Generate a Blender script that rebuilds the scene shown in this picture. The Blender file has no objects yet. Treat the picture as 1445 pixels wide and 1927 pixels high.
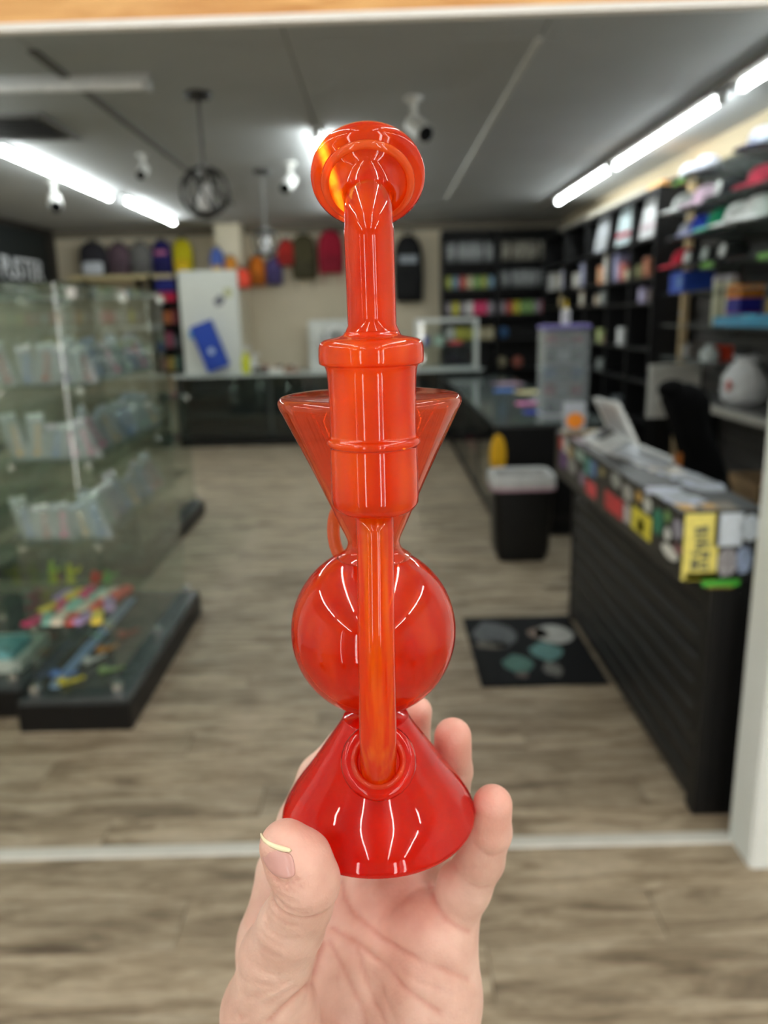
import bpy, math, random
import numpy as np
from mathutils import Vector, Matrix

# ------------------------------------------------------------------ camera
F_PX, CX, CY = 1480.0, 722.5, 963.5
PITCH, ROLL, EYE = math.radians(14.0), math.radians(1.4), Vector((0, 0, 1.5))
FW = Vector((0, math.cos(PITCH), -math.sin(PITCH)))
_R0, _U0 = Vector((1, 0, 0)), Vector((0, math.sin(PITCH), math.cos(PITCH)))
RT = _R0 * math.cos(ROLL) - _U0 * math.sin(ROLL)
UP = _U0 * math.cos(ROLL) + _R0 * math.sin(ROLL)
scene = bpy.context.scene
col = scene.collection
cam = bpy.data.cameras.new('camera')
cam.sensor_fit = 'VERTICAL'
cam.sensor_height = 36.0
cam.lens = F_PX / 1927.0 * 36.0
cam.clip_start, cam.clip_end = 0.01, 60
cam.dof.use_dof = True
cam.dof.focus_distance = 0.222
cam.dof.aperture_fstop = cam.lens / 2.7
camo = bpy.data.objects.new('camera', cam)
m3 = Matrix((RT, UP, -FW)).transposed()
camo.matrix_world = Matrix.Translation(EYE) @ m3.to_4x4()
col.objects.link(camo)
scene.camera = camo

# ------------------------------------------------------------------ world, exposure
world = bpy.data.worlds.new('world')
scene.world = world
world.use_nodes = True
world.node_tree.nodes['Background'].inputs[0].default_value = (0.8, 0.85, 0.9, 1)
world.node_tree.nodes['Background'].inputs[1].default_value = 0.25
scene.view_settings.view_transform = 'Standard'
scene.view_settings.look = 'None'
scene.view_settings.gamma = 1.0
scene.view_settings.use_curve_mapping = False
scene.view_settings.exposure = 0.0
scene.cycles.transparent_max_bounces = 28
scene.cycles.max_bounces = 5
scene.cycles.diffuse_bounces = 3
scene.cycles.glossy_bounces = 3
scene.cycles.use_adaptive_sampling = True
scene.cycles.adaptive_threshold = .07
scene.cycles.sample_clamp_indirect = 6.0
TUBE_BACK, TUBE_FRONT, STRIP = 50.0, 57.0, 14.0          # emission of the LED tubes in the shop and in the front room


def ray(x, y):
    return FW + RT * ((x - CX) / F_PX) - UP * ((y - CY) / F_PX)


def at(x, y, Y):
    d = ray(x, y)
    return EYE + d * (Y / d.y)


def atz(x, y, Z):
    d = ray(x, y)
    return EYE + d * ((Z - EYE.z) / d.z)


def atx(x, y, X):
    d = ray(x, y)
    return EYE + d * (X / d.x)


def depth(p):
    return (p - EYE).dot(FW)


# ------------------------------------------------------------------ materials
MATS = {}


def nmat(name):
    m = bpy.data.materials.new(name)
    m.use_nodes = True
    return m, m.node_tree.nodes, m.node_tree.links, m.node_tree.nodes['Principled BSDF']


def S(c):
    """sRGB 0-255 to linear"""
    return tuple(((v / 255) / 12.92 if v / 255 <= .04045 else ((v / 255 + .055) / 1.055) ** 2.4) for v in c)


def M(c, rough=.55, metal=0.0, var=.10, scale=14.0, emit=0, spec=.5, coat=0.0):
    """plain procedural surface: colour with a little noise in tone and roughness; c is sRGB 0-255"""
    key = (tuple(c), rough, metal, var, scale, emit, spec, coat)
    if key in MATS:
        return MATS[key]
    m, n, l, b = nmat('surface_%02d_%02d_%02d' % tuple(int(v) for v in c))
    lin = S(c)
    tc = n.new('ShaderNodeTexCoord')
    nz = n.new('ShaderNodeTexNoise')
    nz.inputs['Scale'].default_value = scale
    nz.inputs['Detail'].default_value = 3
    l.new(tc.outputs['Object'], nz.inputs['Vector'])
    r = n.new('ShaderNodeValToRGB')
    r.color_ramp.elements[0].position = .3
    r.color_ramp.elements[1].position = .7
    r.color_ramp.elements[0].color = tuple(v * (1 - var) for v in lin) + (1,)
    r.color_ramp.elements[1].color = tuple(min(1, v * (1 + var)) for v in lin) + (1,)
    l.new(nz.outputs['Fac'], r.inputs['Fac'])
    l.new(r.outputs['Color'], b.inputs['Base Color'])
    b.inputs['Roughness'].default_value = rough
    b.inputs['Metallic'].default_value = metal
    b.inputs['Specular IOR Level'].default_value = spec
    b.inputs['Coat Weight'].default_value = coat
    if emit:
        b.inputs['Emission Color'].default_value = lin + (1,)
        b.inputs['Emission Strength'].default_value = emit
    MATS[key] = m
    return m


def fresnel(n, l, ior):
    """Fresnel share that is the same on both faces of a sheet (the see-through rays are not bent)"""
    fr = n.new('ShaderNodeFresnel')
    ge = n.new('ShaderNodeNewGeometry')
    mr = n.new('ShaderNodeMapRange')
    mr.inputs[3].default_value, mr.inputs[4].default_value = ior, 1 / ior
    l.new(ge.outputs['Backfacing'], mr.inputs[0])
    l.new(mr.outputs[0], fr.inputs[0])
    return fr


def pane_mat(name, tint, gloss=.06, haze=0.0):
    """sheet glass: tinted see-through plus a Fresnel reflection"""
    m, n, l, b = nmat(name)
    n.remove(b)
    out = n['Material Output']
    tr = n.new('ShaderNodeBsdfTransparent')
    tr.inputs[0].default_value = tint + (1,)
    gl = n.new('ShaderNodeBsdfGlossy')
    gl.inputs['Roughness'].default_value = 0.0
    fr = fresnel(n, l, 1.5)
    mx = n.new('ShaderNodeMixShader')
    l.new(fr.outputs[0], mx.inputs[0])
    l.new(tr.outputs[0], mx.inputs[1])
    l.new(gl.outputs[0], mx.inputs[2])
    last = mx
    if haze:
        df = n.new('ShaderNodeBsdfDiffuse')
        df.inputs[0].default_value = (.75, .82, .84, 1)
        nz = n.new('ShaderNodeTexNoise')
        nz.inputs['Scale'].default_value = 30
        mp = n.new('ShaderNodeMapRange')
        mp.inputs[1].default_value, mp.inputs[2].default_value = .35, .7
        mp.inputs[3].default_value, mp.inputs[4].default_value = haze * .5, min(1, haze * 1.6)
        l.new(nz.outputs['Fac'], mp.inputs[0])
        m2 = n.new('ShaderNodeMixShader')
        l.new(mp.outputs[0], m2.inputs[0])
        l.new(mx.outputs[0], m2.inputs[1])
        l.new(df.outputs[0], m2.inputs[2])
        last = m2
    l.new(last.outputs[0], out.inputs[0])
    return m


def emit_mat(name, c, s):
    m, n, l, b = nmat(name)
    b.inputs['Base Color'].default_value = c + (1,)
    b.inputs['Emission Color'].default_value = c + (1,)
    b.inputs['Emission Strength'].default_value = s
    return m


# ------------------------------------------------------------------ mesh builder
class MB:
    def __init__(s):
        s.v, s.f = [], []

    def add(s, vs, fs):
        o = len(s.v)
        s.v += [tuple(v) for v in vs]
        s.f += [tuple(i + o for i in f) for f in fs]
        return s

    def box(s, x0, x1, y0, y1, z0, z1):
        vs = [(x, y, z) for z in (z0, z1) for y in (y0, y1) for x in (x0, x1)]
        return s.add(vs, [(0, 2, 3, 1), (4, 5, 7, 6), (0, 1, 5, 4), (2, 6, 7, 3), (0, 4, 6, 2), (1, 3, 7, 5)])

    def bbox(s, x0, x1, y0, y1, z0, z1, b=.004):
        """box with chamfered vertical edges and top"""
        def ring(i, z):
            return [(x0 + i + b, y0 + i, z), (x1 - i - b, y0 + i, z), (x1 - i, y0 + i + b, z), (x1 - i, y1 - i - b, z),
                    (x1 - i - b, y1 - i, z), (x0 + i + b, y1 - i, z), (x0 + i, y1 - i - b, z), (x0 + i, y0 + i + b, z)]
        return s.loft([ring(0, z0), ring(0, z1 - b), ring(b, z1)], True)

    def obox(s, c, size, rot=None):
        c = Vector(c)
        h = Vector(size) * .5
        R = rot if rot is not None else Matrix.Identity(3)
        vs = [c + R @ Vector((sx * h.x, sy * h.y, sz * h.z)) for sz in (-1, 1) for sy in (-1, 1) for sx in (-1, 1)]
        return s.add(vs, [(0, 2, 3, 1), (4, 5, 7, 6), (0, 1, 5, 4), (2, 6, 7, 3), (0, 4, 6, 2), (1, 3, 7, 5)])

    def loft(s, rings, cap=True):
        n = len(rings[0])
        o = len(s.v)
        for r in rings:
            s.v += [tuple(p) for p in r]
        for i in range(len(rings) - 1):
            for j in range(n):
                a, b = o + i * n + j, o + i * n + (j + 1) % n
                s.f.append((a, b, b + n, a + n))
        if cap:
            s.f.append(tuple(o + j for j in reversed(range(n))))
            e = o + (len(rings) - 1) * n
            s.f.append(tuple(e + j for j in range(n)))
        return s

    def tube(s, pts, rad, n=12, cap=True, flat=1.0):
        pts = [Vector(p) for p in pts]
        if not hasattr(rad, '__len__'):
            rad = [rad] * len(pts)
        rings = []
        t = (pts[1] - pts[0]).normalized()
        a = Vector((0, 0, 1)) if abs(t.z) < .9 else Vector((1, 0, 0))
        nx = t.cross(a).normalized()
        for i, p in enumerate(pts):
            t = (pts[min(i + 1, len(pts) - 1)] - pts[max(i - 1, 0)]).normalized()
            nx = (nx - t * nx.dot(t)).normalized()
            ny = t.cross(nx)
            rings.append([p + (nx * math.cos(2 * math.pi * k / n) + ny * math.sin(2 * math.pi * k / n) * flat) * rad[i] for k in range(n)])
        return s.loft(rings, cap)

    def lathe(s, prof, c=(0, 0, 0), n=24, axis=None, cap=True):
        """prof: (radius, height) list; axis: rotation matrix"""
        c = Vector(c)
        R = axis if axis is not None else Matrix.Identity(3)
        rings = [[c + R @ Vector((r * math.cos(2 * math.pi * k / n), r * math.sin(2 * math.pi * k / n), z)) for k in range(n)] for r, z in prof]
        return s.loft(rings, cap)

    def ell(s, c, rx, ry, rz, n=16, m=10):
        pr = [(math.sin(math.pi * i / m), -math.cos(math.pi * i / m)) for i in range(m + 1)]
        pr[0], pr[-1] = (.02, -1), (.02, 1)
        rings = [[(c[0] + rx * r * math.cos(2 * math.pi * k / n), c[1] + ry * r * math.sin(2 * math.pi * k / n), c[2] + rz * z) for k in range(n)] for r, z in pr]
        return s.loft(rings, True)

    def prism(s, poly, d, origin=(0, 0, 0), U=(1, 0, 0), V=(0, 0, 1)):
        """outline poly (u,v) extruded by vector d"""
        o, U, V, d = Vector(origin), Vector(U), Vector(V), Vector(d)
        a = [o + U * p[0] + V * p[1] for p in poly]
        return s.loft([a, [p + d for p in a]], True)

    def build(s, name, mat, parent=None, world=False, smooth=False, sub=0):
        vs = s.v
        if world and parent is not None:
            L = parent.location
            vs = [(v[0] - L[0], v[1] - L[1], v[2] - L[2]) for v in vs]
        me = bpy.data.meshes.new(name)
        me.from_pydata(vs, [], s.f)
        me.validate()
        import bmesh
        bm = bmesh.new()
        bm.from_mesh(me)
        bmesh.ops.recalc_face_normals(bm, faces=bm.faces)
        bm.to_mesh(me)
        bm.free()
        if mat is not None:
            me.materials.append(mat)
        if smooth:
            me.polygons.foreach_set('use_smooth', [True] * len(me.polygons))
            if smooth == 'auto':
                me.set_sharp_from_angle(angle=math.radians(40))
        o = bpy.data.objects.new(name, me)
        col.objects.link(o)
        o.parent = parent
        if sub:
            md = o.modifiers.new('subdivision', 'SUBSURF')
            md.levels = md.render_levels = sub
        return o


def thing(name, label, cat, loc=(0, 0, 0), rz=0, group=None):
    o = bpy.data.objects.new(name, None)
    o.empty_display_size = .05
    col.objects.link(o)
    o.location = loc
    o.rotation_euler = (0, 0, rz)
    o['label'], o['category'] = label, cat
    if group:
        o['group'] = group
    return o


def tag(o, label, cat, group=None):
    o['label'], o['category'] = label, cat
    if group:
        o['group'] = group
    return o


def struct(o, label=None):
    o['kind'] = 'structure'
    if label:
        o['label'] = label
    return o


def dup(root, loc, rz=None, label=None, mats=None):
    """copy a thing with its parts and sub-parts; mats maps part name stem -> material"""
    r = root.copy()
    col.objects.link(r)
    r.location = loc
    if rz is not None:
        r.rotation_euler = (0, 0, rz)
    if label:
        r['label'] = label

    def rec(src, dst):
        for ch in src.children:
            c = ch.copy()
            col.objects.link(c)
            c.parent = dst
            stem = ch.name.split('.')[0]
            if mats and stem in mats and c.type == 'MESH':
                c.material_slots[0].link = 'OBJECT'
                c.material_slots[0].material = mats[stem]
            rec(ch, c)
    rec(root, r)
    return r


def rotx(a):
    return Matrix.Rotation(a, 3, 'X')


def roty(a):
    return Matrix.Rotation(a, 3, 'Y')


def rotz(a):
    return Matrix.Rotation(a, 3, 'Z')


def text(name, body, size, mat, parent, loc, rot, ext=.002):
    c = bpy.data.curves.new(name, 'FONT')
    c.body = body
    c.size = size
    c.extrude = ext
    c.align_x = 'CENTER'
    c.align_y = 'CENTER'
    c.materials.append(mat)
    o = bpy.data.objects.new(name, c)
    col.objects.link(o)
    o.parent = parent
    o.location = loc
    o.rotation_euler = rot
    bpy.context.view_layer.update()
    me = bpy.data.meshes.new_from_object(o.evaluated_get(bpy.context.evaluated_depsgraph_get()))
    bpy.data.objects.remove(o)
    o = bpy.data.objects.new(name, me)
    col.objects.link(o)
    o.parent = parent
    o.location = loc
    o.rotation_euler = rot
    return o


rnd = random.Random(7)
# ------------------------------------------------------------------ the setting
BLACK = M((13, 13, 13), .45, var=.15, spec=.35)
BLACKM = M((18, 18, 18), .7, var=.12, spec=.3)
CREAM = M((196, 186, 164), .8, var=.04, scale=3)
WHITE = M((232, 233, 228), .6, var=.02, scale=3)
CEIL_Z, BACK_Y, LEFT_X, RIGHT_X = 2.60, 10.15, -4.0, 2.27


def floor_mat():
    m, n, l, b = nmat('grey_oak_vinyl')
    tc = n.new('ShaderNodeTexCoord')
    oi = n.new('ShaderNodeObjectInfo')
    ad = n.new('ShaderNodeVectorMath')
    ad.operation = 'MULTIPLY_ADD'
    cmb = n.new('ShaderNodeCombineXYZ')
    l.new(oi.outputs['Random'], cmb.inputs[0])
    l.new(oi.outputs['Random'], cmb.inputs[1])
    l.new(oi.outputs['Random'], cmb.inputs[2])
    ad.inputs[1].default_value = (37, 91, 17)
    l.new(cmb.outputs[0], ad.inputs[0])
    l.new(tc.outputs['Object'], ad.inputs[2])
    mp = n.new('ShaderNodeMapping')
    mp.inputs['Scale'].default_value = (1.0, 5.0, 5.0)
    l.new(ad.outputs[0], mp.inputs['Vector'])
    n1 = n.new('ShaderNodeTexNoise')
    n1.inputs['Scale'].default_value = 3.2
    n1.inputs['Detail'].default_value = 8
    n1.inputs['Roughness'].default_value = .62
    n1.inputs['Distortion'].default_value = .7
    l.new(mp.outputs[0], n1.inputs['Vector'])
    r = n.new('ShaderNodeValToRGB')
    cs = [(.30, (98, 84, 68)), (.42, (140, 125, 104)), (.52, (170, 155, 132)), (.68, (192, 179, 157))]
    while len(r.color_ramp.elements) < len(cs):
        r.color_ramp.elements.new(.5)
    for e, (p, c) in zip(r.color_ramp.elements, cs):
        e.position = p
        e.color = S(c) + (1,)
    l.new(n1.outputs['Fac'], r.inputs['Fac'])
    wv = n.new('ShaderNodeTexNoise')
    wv.inputs['Scale'].default_value = 26
    wv.inputs['Detail'].default_value = 4
    l.new(mp.outputs[0], wv.inputs['Vector'])
    mr = n.new('ShaderNodeMapRange')
    mr.inputs[1].default_value, mr.inputs[2].default_value = .3, .7
    mr.inputs[3].default_value, mr.inputs[4].default_value = .86, 1.1
    l.new(wv.outputs['Fac'], mr.inputs[0])
    mr2 = n.new('ShaderNodeMapRange')
    mr2.inputs[3].default_value, mr2.inputs[4].default_value = .86, 1.1
    l.new(oi.outputs['Random'], mr2.inputs[0])
    mu = n.new('ShaderNodeMath')
    mu.operation = 'MULTIPLY'
    l.new(mr.outputs[0], mu.inputs[0])
    l.new(mr2.outputs[0], mu.inputs[1])
    mx = n.new('ShaderNodeVectorMath')
    mx.operation = 'SCALE'
    l.new(r.outputs['Color'], mx.inputs[0])
    l.new(mu.outputs[0], mx.inputs['Scale'])
    l.new(mx.outputs[0], b.inputs['Base Color'])
    b.inputs['Roughness'].default_value = .5
    b.inputs['Specular IOR Level'].default_value = .35
    return m


FLOOR = floor_mat()
floor = struct(MB().box(LEFT_X, 3.2, -4.2, BACK_Y, -.08, -.006).build('floor', FLOOR))
PW, PL = .178, 1.22
row, y = 0, 1.08
while y < 10.0:
    off = ((row * 37) % 100) / 100 * PL
    half = .52 * y + 1.0
    x = -8 + off
    while x < 3:
        if x + PL > max(-half, LEFT_X) and x < min(half, RIGHT_X):
            x0, x1 = max(x, LEFT_X), min(x + PL, RIGHT_X)
            if x1 - x0 > .05:
                g = .0012
                p = MB().bbox(x0 + g - (x0 + x1) / 2, x1 - g - (x0 + x1) / 2, -PW / 2 + g, PW / 2 - g, -.006, 0, .0015).build('plank', FLOOR, floor)
                p.location = ((x0 + x1) / 2, y + PW / 2, 0)
        x += PL
    row += 1
    y += PW

# white threshold strip in the doorway
struct(MB().loft([[(-2.4, 1.965, 0), (-2.4, 2.018, 0), (-2.4, 2.012, .006), (-2.4, 1.971, .006)],
                  [(.985, 1.965, 0), (.985, 2.018, 0), (.985, 2.012, .006), (.985, 1.971, .006)]]).build('trim_1', M((214, 214, 206), .5, var=.05)))

# ceiling of the shop, in sheets
CEILM = M((180, 182, 183), .75, var=.04, scale=2)
ceiling = struct(MB().box(LEFT_X, RIGHT_X, 2.0, BACK_Y, CEIL_Z + .012, CEIL_Z + .1).build('ceiling', M((120, 118, 112), .8)))
xs = [LEFT_X, -3.5, -2.45, -1.40, -.35, .69, 1.78, RIGHT_X]
ys = [2.0, 3.62, 5.25, 6.88, 8.51, BACK_Y]
for i in range(len(xs) - 1):
    for j in range(len(ys) - 1):
        g = .003
        MB().box(xs[i] + g, xs[i + 1] - g, ys[j] + g, ys[j + 1] - g, CEIL_Z, CEIL_Z + .012).build('ceiling_panel', CEILM, ceiling)
struct(MB().box(-1.425, -1.385, 3.62, 8.2, CEIL_Z - .012, CEIL_Z).build('trim_2', M((96, 94, 90), .7)))
struct(MB().box(.678, .702, 3.62, 8.2, CEIL_Z - .012, CEIL_Z).build('trim_3', M((205, 203, 196), .6)))
struct(MB().box(1.74, 1.765, 2.4, 9.2, CEIL_Z - .03, CEIL_Z).build('trim_4', M((112, 106, 98), .7)))

# shop walls
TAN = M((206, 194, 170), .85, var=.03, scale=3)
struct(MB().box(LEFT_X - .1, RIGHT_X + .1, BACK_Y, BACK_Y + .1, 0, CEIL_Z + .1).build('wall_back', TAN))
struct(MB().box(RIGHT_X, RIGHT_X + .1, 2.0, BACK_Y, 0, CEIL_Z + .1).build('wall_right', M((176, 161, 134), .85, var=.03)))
struct(MB().box(LEFT_X - .1, LEFT_X, 2.0, BACK_Y, 0, CEIL_Z + .1).build('wall_left', TAN))
struct(MB().box(-1.92, -1.62, 9.82, BACK_Y, 0, CEIL_Z).build('wall_column', M((222, 212, 188), .8, var=.03)))
struct(MB().box(LEFT_X, RIGHT_X, BACK_Y - .03, BACK_Y, CEIL_Z - .1, CEIL_Z).build('trim_5', M((120, 112, 98), .8)))

# partition with the opening we look through: white jamb, header of pine with a white edge
PART = M((236, 242, 240), .55, var=.015)
struct(MB().bbox(.982, 3.2, 1.856, 2.0, 0, 2.70, .01).build('wall_partition', PART))
struct(MB().box(LEFT_X, -2.4, 1.856, 2.0, 0, 2.70).build('wall_partition_far', PART))


def pine():
    m, n, l, b = nmat('pine_board')
    tc = n.new('ShaderNodeTexCoord')
    mp = n.new('ShaderNodeMapping')
    mp.inputs['Scale'].default_value = (1.2, 10, 10)
    nz = n.new('ShaderNodeTexNoise')
    nz.inputs['Scale'].default_value = 3
    nz.inputs['Detail'].default_value = 5
    nz.inputs['Distortion'].default_value = .5
    r = n.new('ShaderNodeValToRGB')
    r.color_ramp.elements[0].position, r.color_ramp.elements[1].position = .3, .65
    r.color_ramp.elements[0].color = S((196, 132, 66)) + (1,)
    r.color_ramp.elements[1].color = S((244, 196, 128)) + (1,)
    l.new(tc.outputs['Object'], mp.inputs[0])
    l.new(mp.outputs[0], nz.inputs[0])
    l.new(nz.outputs['Fac'], r.inputs[0])
    l.new(r.outputs[0], b.inputs['Base Color'])
    b.inputs['Roughness'].default_value = .5
    return m


PINE = pine()
hdr = struct(MB().box(-2.4, .97, 1.98, 2.0, 2.161, 2.66).build('wall_header', PINE))
hdr.rotation_euler = (0, -math.radians(.53), 0)
t6 = struct(MB().box(-2.4, .97, 1.972, 2.001, 2.1455, 2.161).build('trim_6', M((244, 245, 242), .45, var=.02)))
t6.rotation_euler = (0, -math.radians(.53), 0)

# front room around the viewer
FR = M((214, 208, 196), .8, var=.03)
struct(MB().box(LEFT_X, 3.2, -4.2, 1.856, 2.62, 2.72).build('ceiling_front', M((206, 203, 194), .75)))
struct(MB().box(LEFT_X, 3.2, -4.3, -4.2, 0, 2.72).build('wall_front', FR))
struct(MB().box(3.2, 3.3, -4.3, 2.0, 0, 2.72).build('wall_front_right', FR))
struct(MB().box(LEFT_X - .1, LEFT_X, -4.3, 1.9, 0, 2.72).build('wall_front_left', FR))

# ------------------------------------------------------------------ LED tubes
E_BACK = emit_mat('led_tube_shop', (.93, 1.0, .985), TUBE_BACK)
E_FRONT = emit_mat('led_tube_front', (1.0, .985, .955), TUBE_FRONT)
METAL = M((206, 208, 208), .4, .2, var=.03)


def tube_light(x, y0, y1, z, e, label, group, r=.0155):
    L = y1 - y0
    t = thing('tube_light', label, 'ceiling light', (x, y0, z), 0, group)
    MB().box(-.028, .028, 0, L, .022, .045).build('housing', METAL, t)
    MB().tube([(0, .025, 0), (0, L - .025, 0)], r, 12).build('tube', e, t, smooth='auto')
    MB().box(-.022, .022, 0, .03, -.02, .024).build('end_cap', METAL, t)
    MB().box(-.022, .022, L - .03, L, -.02, .024).build('end_cap', METAL, t)
    return t


ZL = 2.555
GR, GL = 'lit tubes over the right aisle', 'lit tubes over the left aisle'
tube_light(1.825, 2.35, 4.30, ZL, E_BACK, 'lit tube nearest the doorway in the right row, cut by the frame', GR)
tube_light(1.820, 4.50, 6.42, ZL, E_BACK, 'long lit tube in the middle of the right row above the caps', GR)
tube_light(1.805, 6.50, 8.33, ZL, E_BACK, 'lit tube at the far end of the right row', GR)
tube_light(-2.34, 3.2, 5.1, ZL, E_BACK, 'lit tube of the left row nearest the doorway', GL)
tube_light(-2.335, 5.25, 7.38, ZL, E_BACK, 'long lit tube in the left row above the glass case', GL)
tube_light(-2.25, 7.46, 9.25, ZL, E_BACK, 'lit tube at the far end of the left row', GL)
tube_light(-.345, 5.1, 7.0, ZL, E_BACK, 'lit tube mostly hidden behind the orange mouthpiece', 'lit tubes over the middle of the shop')
tube_light(-.345, 7.1, 9.0, ZL, E_BACK, 'lit tube at the far end of the hidden middle row', 'lit tubes over the middle of the shop')
for i, x in enumerate((-2.1, -.75, .62, 1.9)):
    for j, y0 in enumerate((-3.4, -.95)):
        tube_light(x, y0, y0 + 2.2, 2.565, E_FRONT, 'lit ceiling tube of the front room above and behind the viewer', 'lit tubes of the front room', .013)
# switched-off tube lying across the shop
t = thing('unlit_tube', 'unlit white tube fixture running across the grey ceiling at upper left', 'ceiling light', (-2.2, 4.0, 2.56))
MB().box(0, 1.17, -.03, .03, .012, .04).build('housing', METAL, t)
MB().tube([(.02, 0, 0), (1.15, 0, 0)], .024, 12).build('tube', M((246, 248, 248), .3), t, smooth='auto')
MB().box(1.14, 1.17, -.027, .027, -.027, .03).build('end_cap', METAL, t)

# lit display cabinets of the front room, behind the viewer: glass shelves between posts with vertical LED strips
E_STRIP = emit_mat('led_strip', (1.0, .98, .95), STRIP)
SHELFG = pane_mat('shelf_glass', (.80, .93, .87))
for az, dist in ((-80, 2.3), (-44, 2.4), (-23, 2.5), (17, 2.5), (27, 2.4), (60, 2.3)):
    a = math.radians(az)
    c = Vector((math.sin(a) * dist, .21 - math.cos(a) * dist, 0))
    t = thing('lit_display_tower', 'slim backlit display tower standing behind the viewer', 'display tower', c, -a, 'backlit towers of the front room')
    MB().box(-.11, .11, -.22, 0, 0, .3).build('base', BLACK, t)
    MB().box(-.11, .11, -.22, -.03, .3, 2.0).build('core', METAL, t)
    MB().box(-.11, .11, -.22, 0, 2.0, 2.06).build('top', BLACK, t)
    for zz in (.32, .74, 1.16, 1.58):
        MB().box(-.062, .062, -.03, -.012, zz, zz + .39).build('light_panel', E_STRIP, t)
        MB().box(-.10, .10, -.03, .0, zz + .395, zz + .405).build('shelf', SHELFG, t)
# ------------------------------------------------------------------ the glass water pipe in the hand
def pipe_glass(name, c1, c2, clear, tint, streak=(1.2, 1.2, .5), light=.5):
    """coloured glass: clear share lets the view through tinted, the rest scatters; smooth Fresnel gloss on top"""
    m, n, l, b = nmat(name)
    n.remove(b)
    out = n['Material Output']
    tc = n.new('ShaderNodeTexCoord')
    mp = n.new('ShaderNodeMapping')
    mp.inputs['Scale'].default_value = tuple(v * 10.0 for v in streak)
    nz = n.new('ShaderNodeTexNoise')
    nz.inputs['Scale'].default_value = 6
    nz.inputs['Detail'].default_value = 2
    l.new(tc.outputs['Object'], mp.inputs[0])
    l.new(mp.outputs[0], nz.inputs[0])
    r = n.new('ShaderNodeValToRGB')
    r.color_ramp.elements[0].position, r.color_ramp.elements[1].position = .36, .66
    r.color_ramp.elements[0].color = S(c1) + (1,)
    r.color_ramp.elements[1].color = S(c2) + (1,)
    lw = n.new('ShaderNodeLayerWeight')          # longer way through the wall towards the rim: deeper colour
    lw.inputs[0].default_value = .35
    mx_ = n.new('ShaderNodeMath')
    mx_.operation = 'MULTIPLY_ADD'
    mx_.inputs[1].default_value = -.30
    l.new(lw.outputs['Facing'], mx_.inputs[0])
    l.new(nz.outputs['Fac'], mx_.inputs[2])
    l.new(mx_.outputs[0], r.inputs[0])
    df, ts, tr, gl = (n.new('ShaderNodeBsdf' + k) for k in ('Diffuse', 'Translucent', 'Transparent', 'Glossy'))
    l.new(r.outputs[0], df.inputs[0])
    l.new(r.outputs[0], ts.inputs[0])
    tr.inputs[0].default_value = S(tint) + (1,)
    gl.inputs['Roughness'].default_value = 0.0
    a, bb, cc = (n.new('ShaderNodeMixShader') for _ in range(3))
    a.inputs[0].default_value = light
    l.new(df.outputs[0], a.inputs[1])
    l.new(ts.outputs[0], a.inputs[2])
    bb.inputs[0].default_value = clear
    l.new(a.outputs[0], bb.inputs[1])
    l.new(tr.outputs[0], bb.inputs[2])
    fr = fresnel(n, l, 1.5)
    l.new(fr.outputs[0], cc.inputs[0])
    l.new(bb.outputs[0], cc.inputs[1])
    l.new(gl.outputs[0], cc.inputs[2])
    l.new(cc.outputs[0], out.inputs[0])
    return m


G_NECK = pipe_glass('orange_glass_neck', (220, 52, 2), (246, 100, 8), .44, (255, 160, 56))
G_CAN = pipe_glass('orange_glass_joint', (230, 70, 2), (252, 120, 10), .44, (255, 172, 56))
G_MOUTH = pipe_glass('orange_glass_mouthpiece', (216, 48, 4), (244, 98, 10), .38, (255, 170, 76))
G_RING = pipe_glass('peach_glass_band', (250, 126, 50), (255, 150, 74), .40, (255, 190, 120))
G_TUBE = pipe_glass('amber_orange_glass_tube', (234, 78, 4), (254, 150, 22), .50, (255, 182, 76), (5, 5, .35))
G_CONE = pipe_glass('pale_orange_glass_funnel', (222, 92, 44), (236, 112, 60), .68, (255, 196, 154))
G_CONE2 = pipe_glass('pale_orange_glass_funnel_inner', (222, 92, 44), (236, 112, 60), .82, (255, 208, 172))
G_BALL = pipe_glass('orange_red_glass_bulb', (214, 46, 4), (244, 90, 14), .46, (255, 152, 62))
G_BALL2 = pipe_glass('orange_red_glass_bulb_inner', (226, 54, 6), (250, 108, 18), .78, (255, 176, 90))
G_BASE = pipe_glass('deep_red_glass_foot', (206, 12, 1), (228, 38, 2), .40, (255, 84, 26))
G_CLEAR = pipe_glass('clear_orange_glass_weld', (236, 84, 30), (246, 120, 50), .75, (255, 196, 140))

Y0, YF = .240, .2075
AX = lambda y: at(707, y, Y0)                # a point on the main axis at this image row
zc = lambda y, Y=Y0: at(707, y, Y).z
XC = at(706, 1300, Y0).x
rm = lambda rpx, y, Y=Y0: rpx * depth(at(707, y, Y)) / F_PX
foot = at(707, 1535, Y0)
pipe = thing('glass_water_pipe', 'glossy orange red glass water pipe held upright in the hand', 'water pipe', (XC, Y0, foot.z))


def prof(pts, Y=Y0, dense=3):
    """(radius px, row px) list -> smooth (r, z) profile, Catmull-Rom"""
    q = [(rm(r, y, Y), zc(y, Y)) for r, y in pts]
    res = []
    for i in range(len(q) - 1):
        p0, p1, p2, p3 = q[max(i - 1, 0)], q[i], q[i + 1], q[min(i + 2, len(q) - 1)]
        for k in range(dense):
            t = k / dense
            res.append(tuple(.5 * (2 * p1[a] + (p2[a] - p0[a]) * t + (2 * p0[a] - 5 * p1[a] + 4 * p2[a] - p3[a]) * t * t + (3 * p1[a] - p0[a] - 3 * p2[a] + p3[a]) * t ** 3) for a in (0, 1)))
    res.append(q[-1])
    return [(max(r, .0002), z) for r, z in res]


def rev(name, pts, mat, x, Y, dense=3, n=72):
    o = MB().lathe(prof(pts, Y, dense), (x, Y, 0), n).build(name, mat, pipe, world=True, smooth=True)
    return o


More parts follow.
